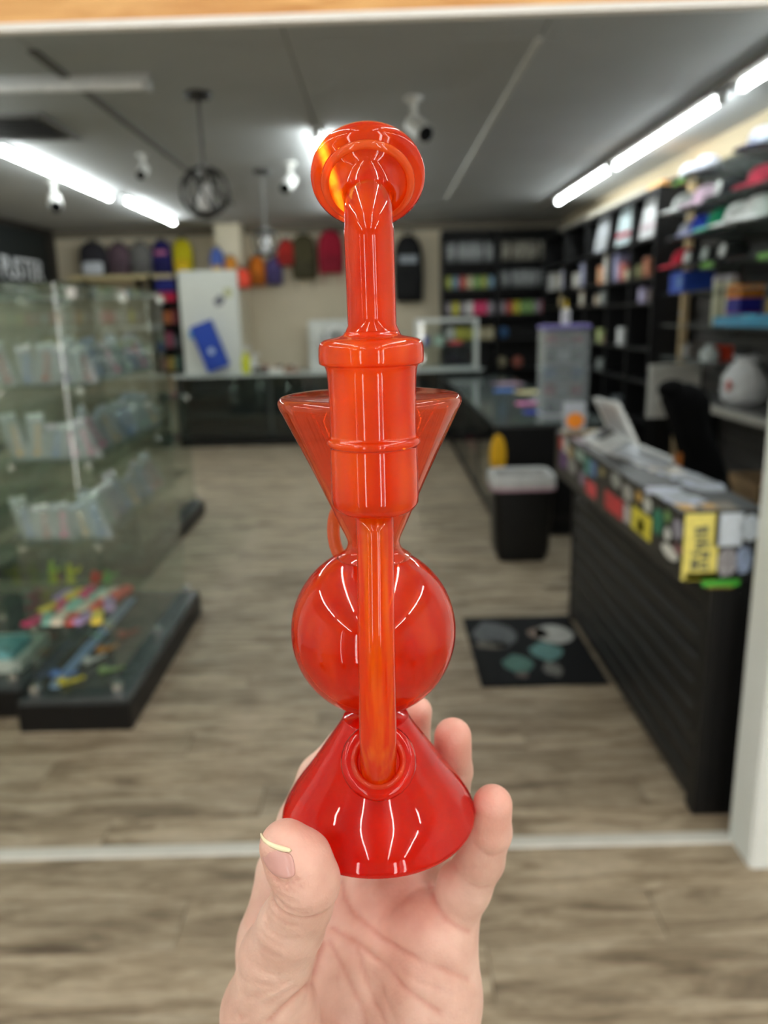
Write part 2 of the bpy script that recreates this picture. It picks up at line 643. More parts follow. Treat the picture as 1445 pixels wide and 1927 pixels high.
rev('foot', [(60, 1344), (70, 1362), (94, 1396), (130, 1446), (157, 1480), (173, 1505), (180, 1520), (180, 1527), (176, 1532), (160, 1535), (90, 1534), (3, 1532)], G_BASE, XC, Y0)
bc, br = (zc(1018) + zc(1342)) / 2, rm(154, 1188)
bh = br * 1.03
MB().lathe([(max(br * math.sin(t), .0006), bc + bh * -math.cos(t)) for t in [math.pi * i / 40 for i in range(41)]], (XC, Y0, 0), 80).build('bulb', G_BALL, pipe, world=True, smooth=True)
MB().lathe([(max(br * .9 * math.sin(t), .0006), bc + bh * .9 * -math.cos(t)) for t in [math.pi * i / 32 for i in range(33)]], (XC, Y0, 0), 64).build('bulb_inner_wall', G_BALL2, pipe, world=True, smooth=True)
XCONE = at(697, 800, Y0).x
rev('funnel', [(70, 1046), (56, 1036), (50, 1026), (50, 1012), (66, 978), (96, 912), (130, 842), (163, 777), (172, 758), (171, 748), (160, 742), (120, 740), (60, 739), (4, 739)], G_CONE, XCONE, Y0)
# inner wall of the funnel, a little smaller
rev('funnel_inner_wall', [(42, 1028), (42, 1010), (56, 978), (84, 915), (116, 848), (146, 786), (150, 768), (140, 762), (80, 760), (4, 760)], G_CONE2, XCONE, Y0)

# joint in front of the funnel
XJ = at(702, 800, YF).x
rev('joint', [(4, 966), (40, 965), (66, 960), (79, 948), (82, 930), (82, 842), (83, 838), (88, 833), (88, 826), (83, 821), (81, 815), (82, 760), (84, 705), (87, 690), (90, 686), (97, 683), (99, 676), (99, 658), (97, 646), (88, 638), (70, 634), (54, 630), (50, 624)], G_CAN, XJ, YF, 2)
rev('joint_inner_wall', [(4, 944), (50, 942), (64, 930), (66, 840), (66, 700), (60, 660), (40, 640)], G_CAN, XJ, YF, 2, 48)
# neck, bending away from the viewer, and the flared mouthpiece
n0 = at(700, 636, YF)
el = math.radians(43)
ax = Vector((0, math.cos(el), math.sin(el)))
RB = .0105
bend = math.pi / 2 - el
mouth = at(692, 330, .2335)
n1 = mouth - ax * .0115 - Vector((0, RB * (1 - math.cos(bend)), RB * math.sin(bend)))
n0.y = n1.y
pts, rad = [], []
for k in range(10):
    t = k / 9
    pts.append(n0.lerp(n1, t))
    rad.append(rm(50 + 10 * max(0, 1 - t * 9) ** 2, 500, YF))
for k in range(1, 9):
    a = bend * k / 8
    pts.append(n1 + Vector((0, RB * (1 - math.cos(a)), RB * math.sin(a))))
    rad.append(rm(49, 400, YF))
pts = [Vector((p.x, p.y, p.z)) for p in pts]
end = pts[-1]
pts.append(end + ax * .002)
rad.append(rad[-1])
MB().tube(pts, rad, 56, cap=False).build('neck', G_NECK, pipe, world=True, smooth=True)
MB().tube(pts, [r_ * .66 for r_ in rad], 40, cap=False).build('neck_bore', G_NECK, pipe, world=True, smooth=True)
RA = Matrix((Vector((1, 0, 0)), ax.cross(Vector((1, 0, 0))), ax)).transposed()
r0 = rad[-1]
RM = .0158
fl = [(r0, -.001), (r0 * 1.03, .0015), (r0 * 1.16, .0038), (r0 * 1.5, .0058), (RM * .90, .0072), (RM * .985, .0084), (RM, .0098), (RM * .985, .0108), (RM * .95, .0108), (RM * .86, .0096), (r0 * 1.25, .0078), (r0 * .9, .0052), (r0 * .78, .001)]
MB().lathe(fl, end + ax * .001, 72, RA, cap=False).build('mouthpiece', G_MOUTH, pipe, world=True, smooth=True)
MB().lathe([(.0107, .0058), (.0110, .0054), (.0118, .0056), (.0127, .0062), (.0130, .0069), (.0118, .0066), (.0107, .0058)], end + ax * .0010, 60, RA, cap=False).build('mouthpiece_ring', G_RING, pipe, world=True, smooth=True)

# feed tube from the joint down into the foot
tp = [at(704, 955, YF), at(706, 1010, YF), at(707, 1100, YF), at(708, 1200, YF), at(710, 1300, YF + .0005), at(711, 1380, YF + .002), at(712, 1435, YF + .0055), at(712, 1470, YF + .0105), at(712, 1478, YF + .016)]
MB().tube(tp, [rm(35.5, 1000, YF)] * 3 + [rm(36, 1150, YF)] * 2 + [rm(36.5, 1250, YF)] * 4, 40).build('feed_tube', G_TUBE, pipe, world=True, smooth=True)
MB().tube(tp, [rm(21, 1000, YF)] * 3 + [rm(22, 1150, YF)] * 6, 24).build('feed_tube_bore', G_TUBE, pipe, world=True, smooth=True)
# welded collar where the feed tube enters the foot
wc = at(712, 1432, YF + .0075)
wn = Vector((0, -.80, .60)).normalized()
RW = Matrix((Vector((1, 0, 0)), wn.cross(Vector((1, 0, 0))), wn)).transposed()
MB().lathe([(.0112, -.003), (.0116, -.0012), (.0108, .0006), (.0094, .0012), (.0078, .0006), (.0066, .0016), (.0064, -.003)], wc, 56, RW, cap=False).build('weld_collar', G_BASE, pipe, world=True, smooth=True)
MB().lathe([(.0086, .0004), (.0082, .0024), (.0070, .0028), (.0066, .0006)], wc, 48, RW, cap=False).build('weld_bead', G_CLEAR, pipe, world=True, smooth=True)
# short return tube at the left between funnel and bulb
rp = [at(648, 948, Y0 + .006), at(634, 958, Y0 + .008), at(627, 980, Y0 + .009), at(627, 1010, Y0 + .009), at(634, 1040, Y0 + .008), at(650, 1058, Y0 + .006)]
MB().tube(rp, rm(13, 1000), 20).build('return_tube', G_CONE, pipe, world=True, smooth=True, sub=1)

# ------------------------------------------------------------------ the hand: one continuous skin surface from a distance field
def P3(px, py, Y, rpx):
    p = at(px, py, Y)
    return np.array((p.x, p.y, p.z, rpx * depth(p) / F_PX))


CH = {
    'index': [(505, 1745, .252, 46), (528, 1640, .262, 44), (566, 1545, .268, 42), (602, 1462, .274, 40), (652, 1405, .277, 36), (716, 1378, .277, 32)],
    'middle': [(620, 1720, .262, 46), (680, 1600, .278, 40), (745, 1480, .284, 36), (775, 1400, .283, 33), (786, 1338, .281, 27)],
    'ring': [(735, 1720, .262, 46), (800, 1620, .274, 42), (842, 1530, .272, 38), (852, 1450, .266, 36), (852, 1386, .262, 35)],
    'little': [(838, 1755, .250, 46), (874, 1668, .249, 50), (906, 1618, .246, 42), (922, 1565, .243, 39.5), (927, 1514, .240, 37)],
    'thumb': [(508, 1905, .2225, 84), (520, 1800, .2150, 68), (548, 1742, .2100, 62), (567, 1700, .2070, 58), (577, 1658, .2030, 61), (561, 1622, .2030, 62), (538, 1593, .2035, 50)],
}
PALM = [[(620, 1712, .268, 50), (740, 1712, .268, 52)], [(560, 2080, .236, 118), (520, 1780, .250, 62)], [(620, 2080, .246, 96), (628, 1760, .262, 54)],
        [(700, 2080, .246, 96), (730, 1760, .260, 58)], [(770, 2080, .236, 105), (822, 1800, .2475, 66)],
        [(520, 2060, .222, 108), (508, 1905, .2245, 86)], [(800, 2060, .232, 88), (822, 1880, .240, 70)], [(822, 1880, .240, 70), (812, 1760, .247, 66)],
        [(740, 1755, .257, 50), (826, 1745, .250, 54)], [(628, 1760, .260, 50), (740, 1760, .260, 52)], [(510, 1790, .246, 56), (640, 1800, .258, 60)]]


def cone_d(Pn, a, b):
    ba = b[:3] - a[:3]
    t = np.clip(((Pn - a[:3]) @ ba) / (ba @ ba), 0, 1)
    return np.linalg.norm(Pn - a[:3] - t[:, None] * ba, axis=1) - (a[3] + (b[3] - a[3]) * t)


def smin(a, b, k):
    h = np.clip(.5 + .5 * (b - a) / k, 0, 1)
    return b + (a - b) * h - k * h * (1 - h)


PCH = {k: [P3(*q) for q in v] for k, v in CH.items()}
PPL = [[P3(*q) for q in s] for s in PALM]
# wrist below the frame
PPL += [[np.array((-.026, .232, 1.215, .023)), np.array((-.026, .222, 1.150, .0205))], [np.array((-.002, .236, 1.215, .023)), np.array((-.004, .224, 1.150, .0205))]]


def thumb_sdf(Pn):
    ch, f = PCH['thumb'], None
    for i in range(2, len(ch) - 1):
        e = cone_d(Pn, ch[i], ch[i + 1])
        f = e if f is None else smin(f, e, .0022)
    return f


def hand_sdf(Pn):
    d = None
    for a, b in PPL:
        e = cone_d(Pn, a, b)
        d = e if d is None else smin(d, e, .010)
    for k, ch in PCH.items():
        f = None
        for i in range(len(ch) - 1):
            e = cone_d(Pn, ch[i], ch[i + 1])
            f = e if f is None else smin(f, e, .0022)
        d = smin(d, f, .0065 if k == 'thumb' else .0055)
    return d


def surface_nets(fn, lo, hi, h):
    """naive surface nets of fn<0 on a grid"""
    nx, ny, nz = [int(math.ceil((hi[i] - lo[i]) / h)) + 1 for i in range(3)]
    gx, gy, gz = [lo[i] + h * np.arange(k) for i, k in enumerate((nx, ny, nz))]
    D = np.empty((nx, ny, nz), np.float32)
    Yg, Zg = np.meshgrid(gy, gz, indexing='ij')
    for i0 in range(0, nx, 8):
        xsl = gx[i0:i0 + 8]
        pts = np.stack([np.repeat(xsl, Yg.size), np.tile(Yg.ravel(), len(xsl)), np.tile(Zg.ravel(), len(xsl))], 1)
        D[i0:i0 + 8] = fn(pts).reshape(len(xsl), ny, nz)
    s = D < 0
    cor = [(i, j, k) for i in (0, 1) for j in (0, 1) for k in (0, 1)]
    cnt = sum(s[i:nx - 1 + i, j:ny - 1 + j, k:nz - 1 + k].astype(np.int8) for i, j, k in cor)
    act = np.argwhere((cnt > 0) & (cnt < 8))
    idx = -np.ones((nx - 1, ny - 1, nz - 1), np.int64)
    idx[act[:, 0], act[:, 1], act[:, 2]] = np.arange(len(act))
    acc = np.zeros((len(act), 3))
    num = np.zeros(len(act))
    for a in cor:
        for ax_ in range(3):
            if a[ax_]:
                continue
            b2 = list(a)
            b2[ax_] = 1
            A, B = act + np.array(a), act + np.array(b2)
            da, db = D[A[:, 0], A[:, 1], A[:, 2]], D[B[:, 0], B[:, 1], B[:, 2]]
            c = (da < 0) != (db < 0)
            t = np.where(c, da / np.where(c, da - db, 1), 0)
            q = np.array(a, float)[None] + np.zeros((len(act), 1))
            q[:, ax_] += t
            acc[c] += q[c]
            num[c] += 1
    V = (act + acc / num[:, None]) * h + np.array(lo)
    faces = []
    for ax_ in range(3):
        u, w = (ax_ + 1) % 3, (ax_ + 2) % 3
        sl0, sl1 = [slice(None)] * 3, [slice(None)] * 3
        sl0[ax_], sl1[ax_] = slice(0, -1), slice(1, None)
        e = np.argwhere(s[tuple(sl0)] != s[tuple(sl1)])
        e = e[(e[:, u] > 0) & (e[:, w] > 0) & (e[:, u] < D.shape[u] - 1) & (e[:, w] < D.shape[w] - 1)]
        flip = s[e[:, 0], e[:, 1], e[:, 2]]
        q = []
        for du, dw in ((-1, -1), (0, -1), (0, 0), (-1, 0)):
            c = e.copy()
            c[:, u] += du
            c[:, w] += dw
            q.append(idx[c[:, 0], c[:, 1], c[:, 2]])
        q = np.stack(q, 1)
        q[~flip] = q[~flip][:, ::-1]
        faces.append(q)
    return V, np.concatenate(faces)


HV, HF = surface_nets(hand_sdf, (-.072, .178, 1.160), (.052, .305, 1.40), .00125)
# two rounds of Laplacian relaxing, projected back by the field
def grad(Pn, e=3e-4):
    g = np.stack([hand_sdf(Pn + np.eye(3)[i] * e) - hand_sdf(Pn - np.eye(3)[i] * e) for i in range(3)], 1)
    return g / np.maximum(np.linalg.norm(g, axis=1, keepdims=True), 1e-9)


for _ in range(2):
    s_, c_ = np.zeros_like(HV), np.zeros(len(HV))
    for k in range(4):
        a, b2 = HF[:, k], HF[:, (k + 1) % 4]
        np.add.at(s_, a, HV[b2])
        np.add.at(s_, b2, HV[a])
        np.add.at(c_, a, 1)
        np.add.at(c_, b2, 1)
    HV = HV * .4 + .6 * s_ / np.maximum(c_, 1)[:, None]
HV = HV - grad(HV) * hand_sdf(HV)[:, None] * .9
0 and print('HANDCHK', np.abs(HV).max(), len(HV), len(HF), HF.min())


def hit(px, py, fn=hand_sdf):
    d = ray(px, py).normalized()
    o, d = np.array(EYE), np.array(d)
    t, best, bt = .12, 1.0, .12
    for _ in range(140):
        v = float(fn((o + d * t)[None])[0])
        if v < best:
            best, bt = v, t
        if v < 1e-5 or t > .5:
            break
        t += v * .8
    p = o + d * bt
    e = np.eye(3) * 3e-4
    for _ in range(2):
        g = np.array([float(fn((p + e[i])[None])[0] - fn((p - e[i])[None])[0]) for i in range(3)])
        p = p - g / max(np.linalg.norm(g), 1e-9) * float(fn(p[None])[0])
    return p


# skin creases: shallow grooves along the lines of the palm and the joints
CREASE = [(1.0, 1.0, [(643, 1658), (652, 1690), (666, 1716), (716, 1766), (774, 1799), (836, 1826), (884, 1845)]),
          (.9, 1.0, [(626, 1745), (666, 1770), (707, 1807), (753, 1853), (790, 1882), (824, 1905)]),
          (.8, .9, [(624, 1774), (642, 1812), (657, 1845), (674, 1884), (687, 1926)]),
          (.7, .9, [(674, 1787), (682, 1820), (691, 1853), (704, 1890), (722, 1926)]),
          (1.1, 1.2, [(608, 1775), (602, 1806), (595, 1832), (578, 1858), (558, 1878), (532, 1902), (508, 1926)]),
          (.5, .8, [(587, 1836), (552, 1862), (520, 1880), (450, 1915)]), (.4, .7, [(540, 1850), (500, 1868), (462, 1880)]),
          (.9, .8, [(508, 1690), (516, 1706), (528, 1718), (548, 1728), (568, 1732), (592, 1729), (616, 1718)]),
          (.6, .7, [(516, 1686), (530, 1704), (545, 1714), (578, 1722)]), (.35, .6, [(514, 1672), (534, 1690), (560, 1700)]),
          (.4, .6, [(504, 1708), (514, 1722), (530, 1734), (560, 1744)]), (.35, .6, [(500, 1722), (512, 1738), (530, 1750)]),
          (.5, .7, [(840, 1605), (856, 1632), (880, 1662), (902, 1672), (918, 1670)]), (.45, .7, [(892, 1588), (908, 1604), (924, 1612), (944, 1606)]),
          (1.0, 1.0, [(809, 1664), (812, 1684), (818, 1702), (838, 1730), (860, 1745), (886, 1756)]),
          (.7, .6, [(510, 1644), (522, 1660), (542, 1667), (562, 1655)]), (.4, .5, [(509, 1656), (524, 1672), (546, 1678), (566, 1668)]),
          (.3, .5, [(498, 1738), (512, 1754), (534, 1764), (562, 1766)]), (.3, .5, [(492, 1756), (508, 1772), (530, 1782)]), (.3, .5, [(484, 1774), (502, 1790), (524, 1800)]),
          (.35, .5, [(560, 1712), (590, 1712), (618, 1700)]), (.35, .6, [(470, 1810), (492, 1826), (520, 1836)]), (.35, .6, [(452, 1840), (478, 1852), (510, 1856)]),
          (.4, .7, [(700, 1830), (722, 1872), (748, 1926)]), (.35, .7, [(640, 1800), (636, 1850), (640, 1926)]), (.35, .7, [(760, 1830), (790, 1850), (830, 1862)]),
          (.4, .6, [(847, 1458), (871, 1462), (886, 1460)])]
crease = np.zeros(len(HV))
disp = np.zeros(len(HV))
for amp, wid, pl in CREASE:
    W = [hit(*q) for q in pl]
    dm = np.full(len(HV), 1.0)
    for a, b2 in zip(W[:-1], W[1:]):
        ba = b2 - a
        t = np.clip(((HV - a) @ ba) / max(ba @ ba, 1e-12), 0, 1)
        dm = np.minimum(dm, np.linalg.norm(HV - a - t[:, None] * ba, axis=1))
    g = np.exp(-(dm / (.0010 * wid)) ** 2)
    disp = np.maximum(disp, (g + .9 * np.exp(-(dm / (.0036 * wid)) ** 2)) * amp)
    crease = np.maximum(crease, g * amp)
HV = HV - grad(HV) * (disp * .0008)[:, None]
# flush of blood near the fingertips and the pad of the palm
flush = np.zeros(len(HV))
for q, s_, r_ in (((927, 1514, .240, 1), 1.0, .016), ((852, 1386, .262, 1), 1.0, .016), ((566, 1612, .203, 1), .8, .014), ((770, 1740, .250, 1), .7, .020), ((786, 1338, .281, 1), .8, .014)):
    c_ = P3(*q)[:3]
    flush = np.maximum(flush, s_ * np.exp(-(np.linalg.norm(HV - c_, axis=1) / r_) ** 2))


def skin():
    m, n, l, b = nmat('skin')
    at1, at2 = n.new('ShaderNodeAttribute'), n.new('ShaderNodeAttribute')
    at1.attribute_name, at2.attribute_name = 'crease', 'flush'
    tc = n.new('ShaderNodeTexCoord')
    nz = n.new('ShaderNodeTexNoise')
    nz.inputs['Scale'].default_value = 70
    nz.inputs['Detail'].default_value = 5
    l.new(tc.outputs['Object'], nz.inputs[0])
    r = n.new('ShaderNodeValToRGB')
    r.color_ramp.elements[0].position, r.color_ramp.elements[1].position = .35, .68
    r.color_ramp.elements[0].color = S((193, 156, 140)) + (1,)
    r.color_ramp.elements[1].color = S((213, 181, 165)) + (1,)
    l.new(nz.outputs['Fac'], r.inputs[0])
    m1 = n.new('ShaderNodeMix')
    m1.data_type = 'RGBA'
    mu = n.new('ShaderNodeMath')
    mu.operation = 'MULTIPLY'
    mu.inputs[1].default_value = .45
    l.new(at2.outputs['Fac'], mu.inputs[0])
    l.new(mu.outputs[0], m1.inputs['Factor'])
    l.new(r.outputs[0], m1.inputs['A'])
    m1.inputs['B'].default_value = S((214, 134, 120)) + (1,)
    m2 = n.new('ShaderNodeMix')
    m2.data_type = 'RGBA'
    mu2 = n.new('ShaderNodeMath')
    mu2.operation = 'MULTIPLY'
    mu2.inputs[1].default_value = .46
    mu2.use_clamp = True
    l.new(at1.outputs['Fac'], mu2.inputs[0])
    l.new(mu2.outputs[0], m2.inputs['Factor'])
    l.new(m1.outputs['Result'], m2.inputs['A'])
    m2.inputs['B'].default_value = S((168, 96, 78)) + (1,)
    l.new(m2.outputs['Result'], b.inputs['Base Color'])
    b.inputs['Roughness'].default_value = .52
    b.inputs['Subsurface Weight'].default_value = .15
    b.inputs['Subsurface Radius'].default_value = (1, .35, .2)
    b.inputs['Subsurface Scale'].default_value = .003
    nb = n.new('ShaderNodeTexNoise')
    nb.inputs['Scale'].default_value = 420
    nb.inputs['Detail'].default_value = 6
    nb.inputs['Roughness'].default_value = .65
    l.new(tc.outputs['Object'], nb.inputs[0])
    bq = n.new('ShaderNodeBump')
    bq.inputs['Strength'].default_value = .20
    bq.inputs['Distance'].default_value = .0009
    l.new(nb.outputs['Fac'], bq.inputs['Height'])
    vo = n.new('ShaderNodeTexVoronoi')
    vo.inputs['Scale'].default_value = 900
    l.new(tc.outputs['Object'], vo.inputs['Vector'])
    bp = n.new('ShaderNodeBump')
    bp.inputs['Strength'].default_value = .18
    bp.inputs['Distance'].default_value = .0004
    l.new(vo.outputs['Distance'], bp.inputs['Height'])
    l.new(bq.outputs[0], bp.inputs['Normal'])
    l.new(bp.outputs[0], b.inputs['Normal'])
    return m


SKIN = skin()
hand = thing('hand', 'pale left hand gripping the red glass foot between thumb and fingers', 'hand', tuple(at(660, 1927, .24)))
hl = np.array(hand.location)
me = bpy.data.meshes.new('skin')
me.from_pydata((HV - hl).tolist(), [], HF.tolist())
me.polygons.foreach_set('use_smooth', [True] * len(me.polygons))
for nm, arr in (('crease', crease), ('flush', flush)):
    A = me.attributes.new(nm, 'FLOAT', 'POINT')
    A.data.foreach_set('value', arr.astype(np.float32))
me.materials.append(SKIN)
body = bpy.data.objects.new('palm_and_fingers', me)
col.objects.link(body)
body.parent = hand

# forearm going down towards the viewer's side, below the frame
MB().tube([(-.015, .224, 1.180), (-.017, .216, 1.150), (-.035, .180, 1.110), (-.065, .12, 1.06), (-.10, .05, 1.00), (-.11, .03, .985)], [.029, .030, .032, .037, .040, .028], 28, flat=.78).build('forearm', SKIN, hand, world=True, smooth=True, sub=1)

# thumb nail: a curved plate lying on the thumb with a pale free edge
NAIL = [[(478, 1563), (493, 1584), (518, 1598), (550, 1604)], [(482, 1585), (500, 1604), (525, 1616), (554, 1620)],
        [(492, 1611), (511, 1626), (533, 1637), (557, 1636)], [(507, 1639), (522, 1651), (541, 1656), (556, 1649)]]


def plate(rows, lift, thick):
    mb = MB()
    top = [[hit(*q, thumb_sdf) for q in r] for r in rows]
    for _ in range(2):
        top = [[p - grad(p[None])[0] * float(hand_sdf(p[None])[0]) for p in r] for r in top]
    nr, nc = len(top), len(top[0])
    T, Bm = [], []
    for r in top:
        for p in r:
            g = grad(p[None])[0]
            T.append(tuple(p + g * (lift + thick)))
            Bm.append(tuple(p + g * (lift - .0006)))
    fs = []
    for i in range(nr - 1):
        for j in range(nc - 1):
            a = i * nc + j
            fs.append((a, a + 1, a + nc + 1, a + nc))
            fs.append(tuple(nr * nc + k for k in (a, a + nc, a + nc + 1, a + 1)))
    o = nr * nc
    edge = [j for j in range(nc)] + [i * nc + nc - 1 for i in range(1, nr)] + [(nr - 1) * nc + j for j in range(nc - 2, -1, -1)] + [i * nc for i in range(nr - 2, 0, -1)]
    for a, b2 in zip(edge, edge[1:] + edge[:1]):
        fs.append((a, a + o, b2 + o, b2))
    return mb.add(T + Bm, fs)


nail = plate(NAIL, .0002, .0005).build('thumbnail', M((184, 138, 130), .28, var=.04, scale=200, coat=.3), hand, world=True, smooth=True, sub=2)
FREE = [[(488, 1560), (496, 1576), (518, 1589), (552, 1595)], [(489, 1570), (497, 1587), (520, 1601), (552, 1608)]]
plate(FREE, .0005, .0007).build('nail_edge', M((222, 212, 176), .35, var=.03, scale=200), nail, world=False, smooth=True, sub=1).location = tuple(-hl[i] for i in range(3))
# ------------------------------------------------------------------ glass cases at the left
PANE = pane_mat('green_tinted_pane', (.95, .98, .965))
PANE_EDGE = pane_mat('green_shelf_glass', (.88, .95, .915))
CLIP = M((210, 212, 210), .25, .8)


def glass_case(label, x0, x1, y0, y1, ztop, shelves, base_h=.13, lip=.055):
    t = thing('glass_display_case', label, 'display case', (x0, y0, 0))
    MB().bbox(x0, x1, y0, y1, 0, base_h - .02, .004).build('plinth', BLACK, t, world=True)
    MB().bbox(x0 + .004, x1 - .004, y0 + .004, y1 - .004, base_h - .02, base_h, .006).build('deck', M((58, 64, 66), .25), t, world=True)
    a0, a1, b0, b1 = x0 + lip, x1 - lip, y0 + lip, y1 - lip
    T = .006
    MB().box(a0, a1, b0, b0 + T, base_h, ztop).build('front_pane', PANE, t, world=True)
    MB().box(a0, a1, b1 - T, b1, base_h, ztop).build('back_pane', PANE, t, world=True)
    MB().box(a1 - T, a1, b0 + T + .001, (b0 + b1) / 2 - .004, base_h, ztop).build('side_pane', PANE, t, world=True)
    MB().box(a1 - T, a1, (b0 + b1) / 2 + .004, b1 - T - .001, base_h, ztop).build('side_pane', PANE, t, world=True)
    MB().box(a0, a0 + T, b0 + T + .001, b1 - T - .001, base_h, ztop).build('side_pane', PANE, t, world=True)
    MB().box(a0, a1, b0, b1, ztop, ztop + .008).build('top_pane', PANE_EDGE, t, world=True)
    for z in shelves:
        MB().box(a0 + .01, a1 - .01, b0 + .01, b1 - .01, z - .008, z).build('shelf', PANE_EDGE, t, world=True)
        for cx in (a0 + .02, a1 - .02):
            MB().tube([(cx, b0 + .012, z - .02), (cx, b0 + .03, z - .02)], .012, 10).build('shelf_clip', CLIP, t, world=True)
    for cx, cy in ((a0, b0), (a1, b0), (a1, b1), (a1, (b0 + b1) / 2)):
        for z in (base_h + .02, ztop - .03):
            MB().obox((cx, cy, z), (.03, .03, .035)).build('corner_clip', CLIP, t, world=True)
    MB().box(a0 + .02, a1 - .02, b1 - .03, b1 - .008, ztop - .02, ztop - .002).build('light_rail', M((230, 232, 230), .3), t, world=True)
    return t


SH1 = [.41, .722, 1.026, 1.292]
glass_case('tall glass display case on a black plinth nearest the doorway', -1.40, -.975, 2.70, 3.91, 1.63, SH1)
glass_case('tall glass display case left of the front one, cut by the frame', -2.45, -1.425, 2.82, 3.95, 1.63, SH1)
glass_case('low glass display case standing behind the tall front cases', -2.5, -1.43, 4.55, 6.12, .96, [.38, .66], .11)

# bagged glass pieces leaning on the shelves of the front case
BAG = pane_mat('clear_plastic_bag', (.93, .95, .97), haze=.30)
CARD = [M(c, .6) for c in ((248, 249, 250), (205, 212, 220), (190, 205, 222), (224, 214, 226), (214, 226, 220))]
INS = [M(c, .35) for c in ((150, 70, 52), (70, 110, 160), (196, 96, 132), (120, 150, 130), (92, 84, 128), (190, 150, 70), (66, 70, 76))]


def make_bag(w, h, ins, card, label, group, loc, rz, lean):
    t = thing('bagged_glass_piece', label, 'bagged piece', loc, rz, group)
    R = rotx(-lean)
    skew = rnd.uniform(.15, .5)
    prof_ = [(0, .004), (.12, .02), (.5, .026), (.85, .012), (1, .003)]
    rings = []
    for u, th in prof_:
        k_ = -skew * u * h
        rings.append([R @ Vector((p[0] + k_, p[1], p[2])) for p in ((-w / 2, -th / 2, u * h), (0, -th * .7, u * h), (w / 2, -th / 2, u * h), (w / 2, th / 2, u * h), (0, th * .7, u * h), (-w / 2, th / 2, u * h))])
    MB().loft(rings).build('bag', BAG, t, smooth='auto')
    MB().obox(R @ Vector((-skew * h * .93, 0, h * .93)), (w * .94, .006, h * .13), R @ roty(-math.atan(skew) * .6)).build('header_card', card, t)
    MB().tube([R @ Vector((-w * .1, 0, h * .08)), R @ Vector((-skew * h * .4, 0, h * .4)), R @ Vector((w * .12 - skew * h * .74, 0, h * .74))], [w * .24, w * .13, w * .18], 8).build('glass_piece', ins, t, smooth='auto')
    return t


ORD = ('first', 'second', 'third', 'fourth', 'fifth', 'sixth', 'seventh', 'eighth', 'ninth', 'tenth', 'eleventh', 'twelfth', 'thirteenth', 'fourteenth', 'fifteenth')
SHELFNAME = {1.292: 'top', 1.026: 'second', .722: 'third'}
for z in (1.292, 1.026, .722):
    nm = SHELFNAME[z]
    lf = "%%s bag from the left at the front of the front case's %s shelf" % nm
    ls = "%%s bag from the front along the aisle side of the front case's %s shelf" % nm
    gp = 'bagged pieces on the %s shelf' % nm
    x, nb = -1.34, 0
    while x < -1.06:
        w = rnd.uniform(.058, .075)
        if rnd.random() > .04:
            make_bag(w, rnd.uniform(.125, .17), rnd.choice(INS), rnd.choice(CARD), lf % ORD[nb], gp, (x + .03, 2.815 + rnd.uniform(0, .02), z), rnd.uniform(-.25, .1), .35)
            nb += 1
        x += w * 1.04
    y, nb = 2.90, 0
    while y < 3.72:
        w = rnd.uniform(.07, .09)
        if rnd.random() > .06:
            make_bag(w, rnd.uniform(.13, .18), rnd.choice(INS), rnd.choice(CARD), ls % ORD[nb], gp, (-1.085 + rnd.uniform(-.01, .01), y + w / 2, z), math.pi / 2 + rnd.uniform(-.3, .1), .3)
            nb += 1
        y += w * 1.1
# the cut-off case beside it holds a few too
for z in (1.292, 1.026, .722):
    for x, sd in ((-1.56, 'right'), (-1.66, 'left')):
        make_bag(.07, .15, rnd.choice(INS), rnd.choice(CARD), '%s one of two bags, %s shelf of the case cut by the frame' % (sd, SHELFNAME[z]), 'bagged pieces in the cut-off case', (x, 2.93, z), 0, .35)

# small goods lower down in the front case
PKT = [((214, 70, 120), 'pink'), ((238, 214, 90), 'yellow'), ((190, 160, 214), 'lilac'), ((228, 96, 84), 'coral'), ((236, 226, 206), 'cream'), ((150, 205, 190), 'mint')]
k = 0
for r in range(3):
    for c in range(6):
        cc, cn = PKT[(k * 5 + r) % 6]
        x, y = -1.33 + c * .047, 2.80 + r * .14
        o = MB().bbox(-.02, .02, -.055, .055, 0, .010 + .006 * ((k * 7) % 3), .003)
        t = thing('candy_packet', '%s foil packet, %s in the %s row on the lowest shelf of the front case' % (cn, ORD[c], ('front', 'middle', 'back')[r]), 'packet', (x, y, .41), rnd.uniform(-.4, .4), 'flat packets on the lowest shelf')
        o.build('foil', M(cc, .35), t)
        MB().box(-.021, .021, .048, .058, .002, .006).build('crimped_end', M(cc, .5), t)
        k += 1
for (px, py, cc, cn, h) in ((100, 1085, (150, 190, 40), 'lime green', .10), (132, 1080, (200, 205, 40), 'yellow', .085), (205, 1110, (96, 170, 84), 'leaf green', .05), (180, 1098, (190, 60, 50), 'red', .05)):
    p = at(px, py, 3.25)
    t = thing('glass_figurine', '%s glass figurine standing behind the foil packets' % cn, 'figurine', (p.x, 3.25, .41), 0, 'figurines on the lowest shelf')
    mt = M(cc, .15, coat=.5)
    MB().lathe([(.022, 0), (.024, .008), (.012, .02), (.016, h * .4), (.02, h * .55), (.01, h * .75)], n=14).build('body', mt, t, smooth=True)
    MB().ell((0, 0, h * .86), .013, .013, h * .14, 12, 8).build('head', mt, t, smooth=True)
    MB().tube([(.012, 0, h * .5), (.04, 0, h * .62), (.045, 0, h * .85)], [.008, .006, .003], 8).build('arm', mt, t, smooth=True)
DK = [((80, 122, 190), 'blue'), ((206, 190, 70), 'mustard'), ((196, 200, 196), 'silver'), ((186, 126, 60), 'amber'), ((126, 170, 170), 'teal'), ((160, 72, 60), 'brick red'), ((224, 224, 214), 'white'), ((122, 150, 96), 'olive')]
spots = [(105, 1275), (118, 1290), (165, 1250), (190, 1230), (185, 1205), (230, 1200), (205, 1180), (195, 1268)]
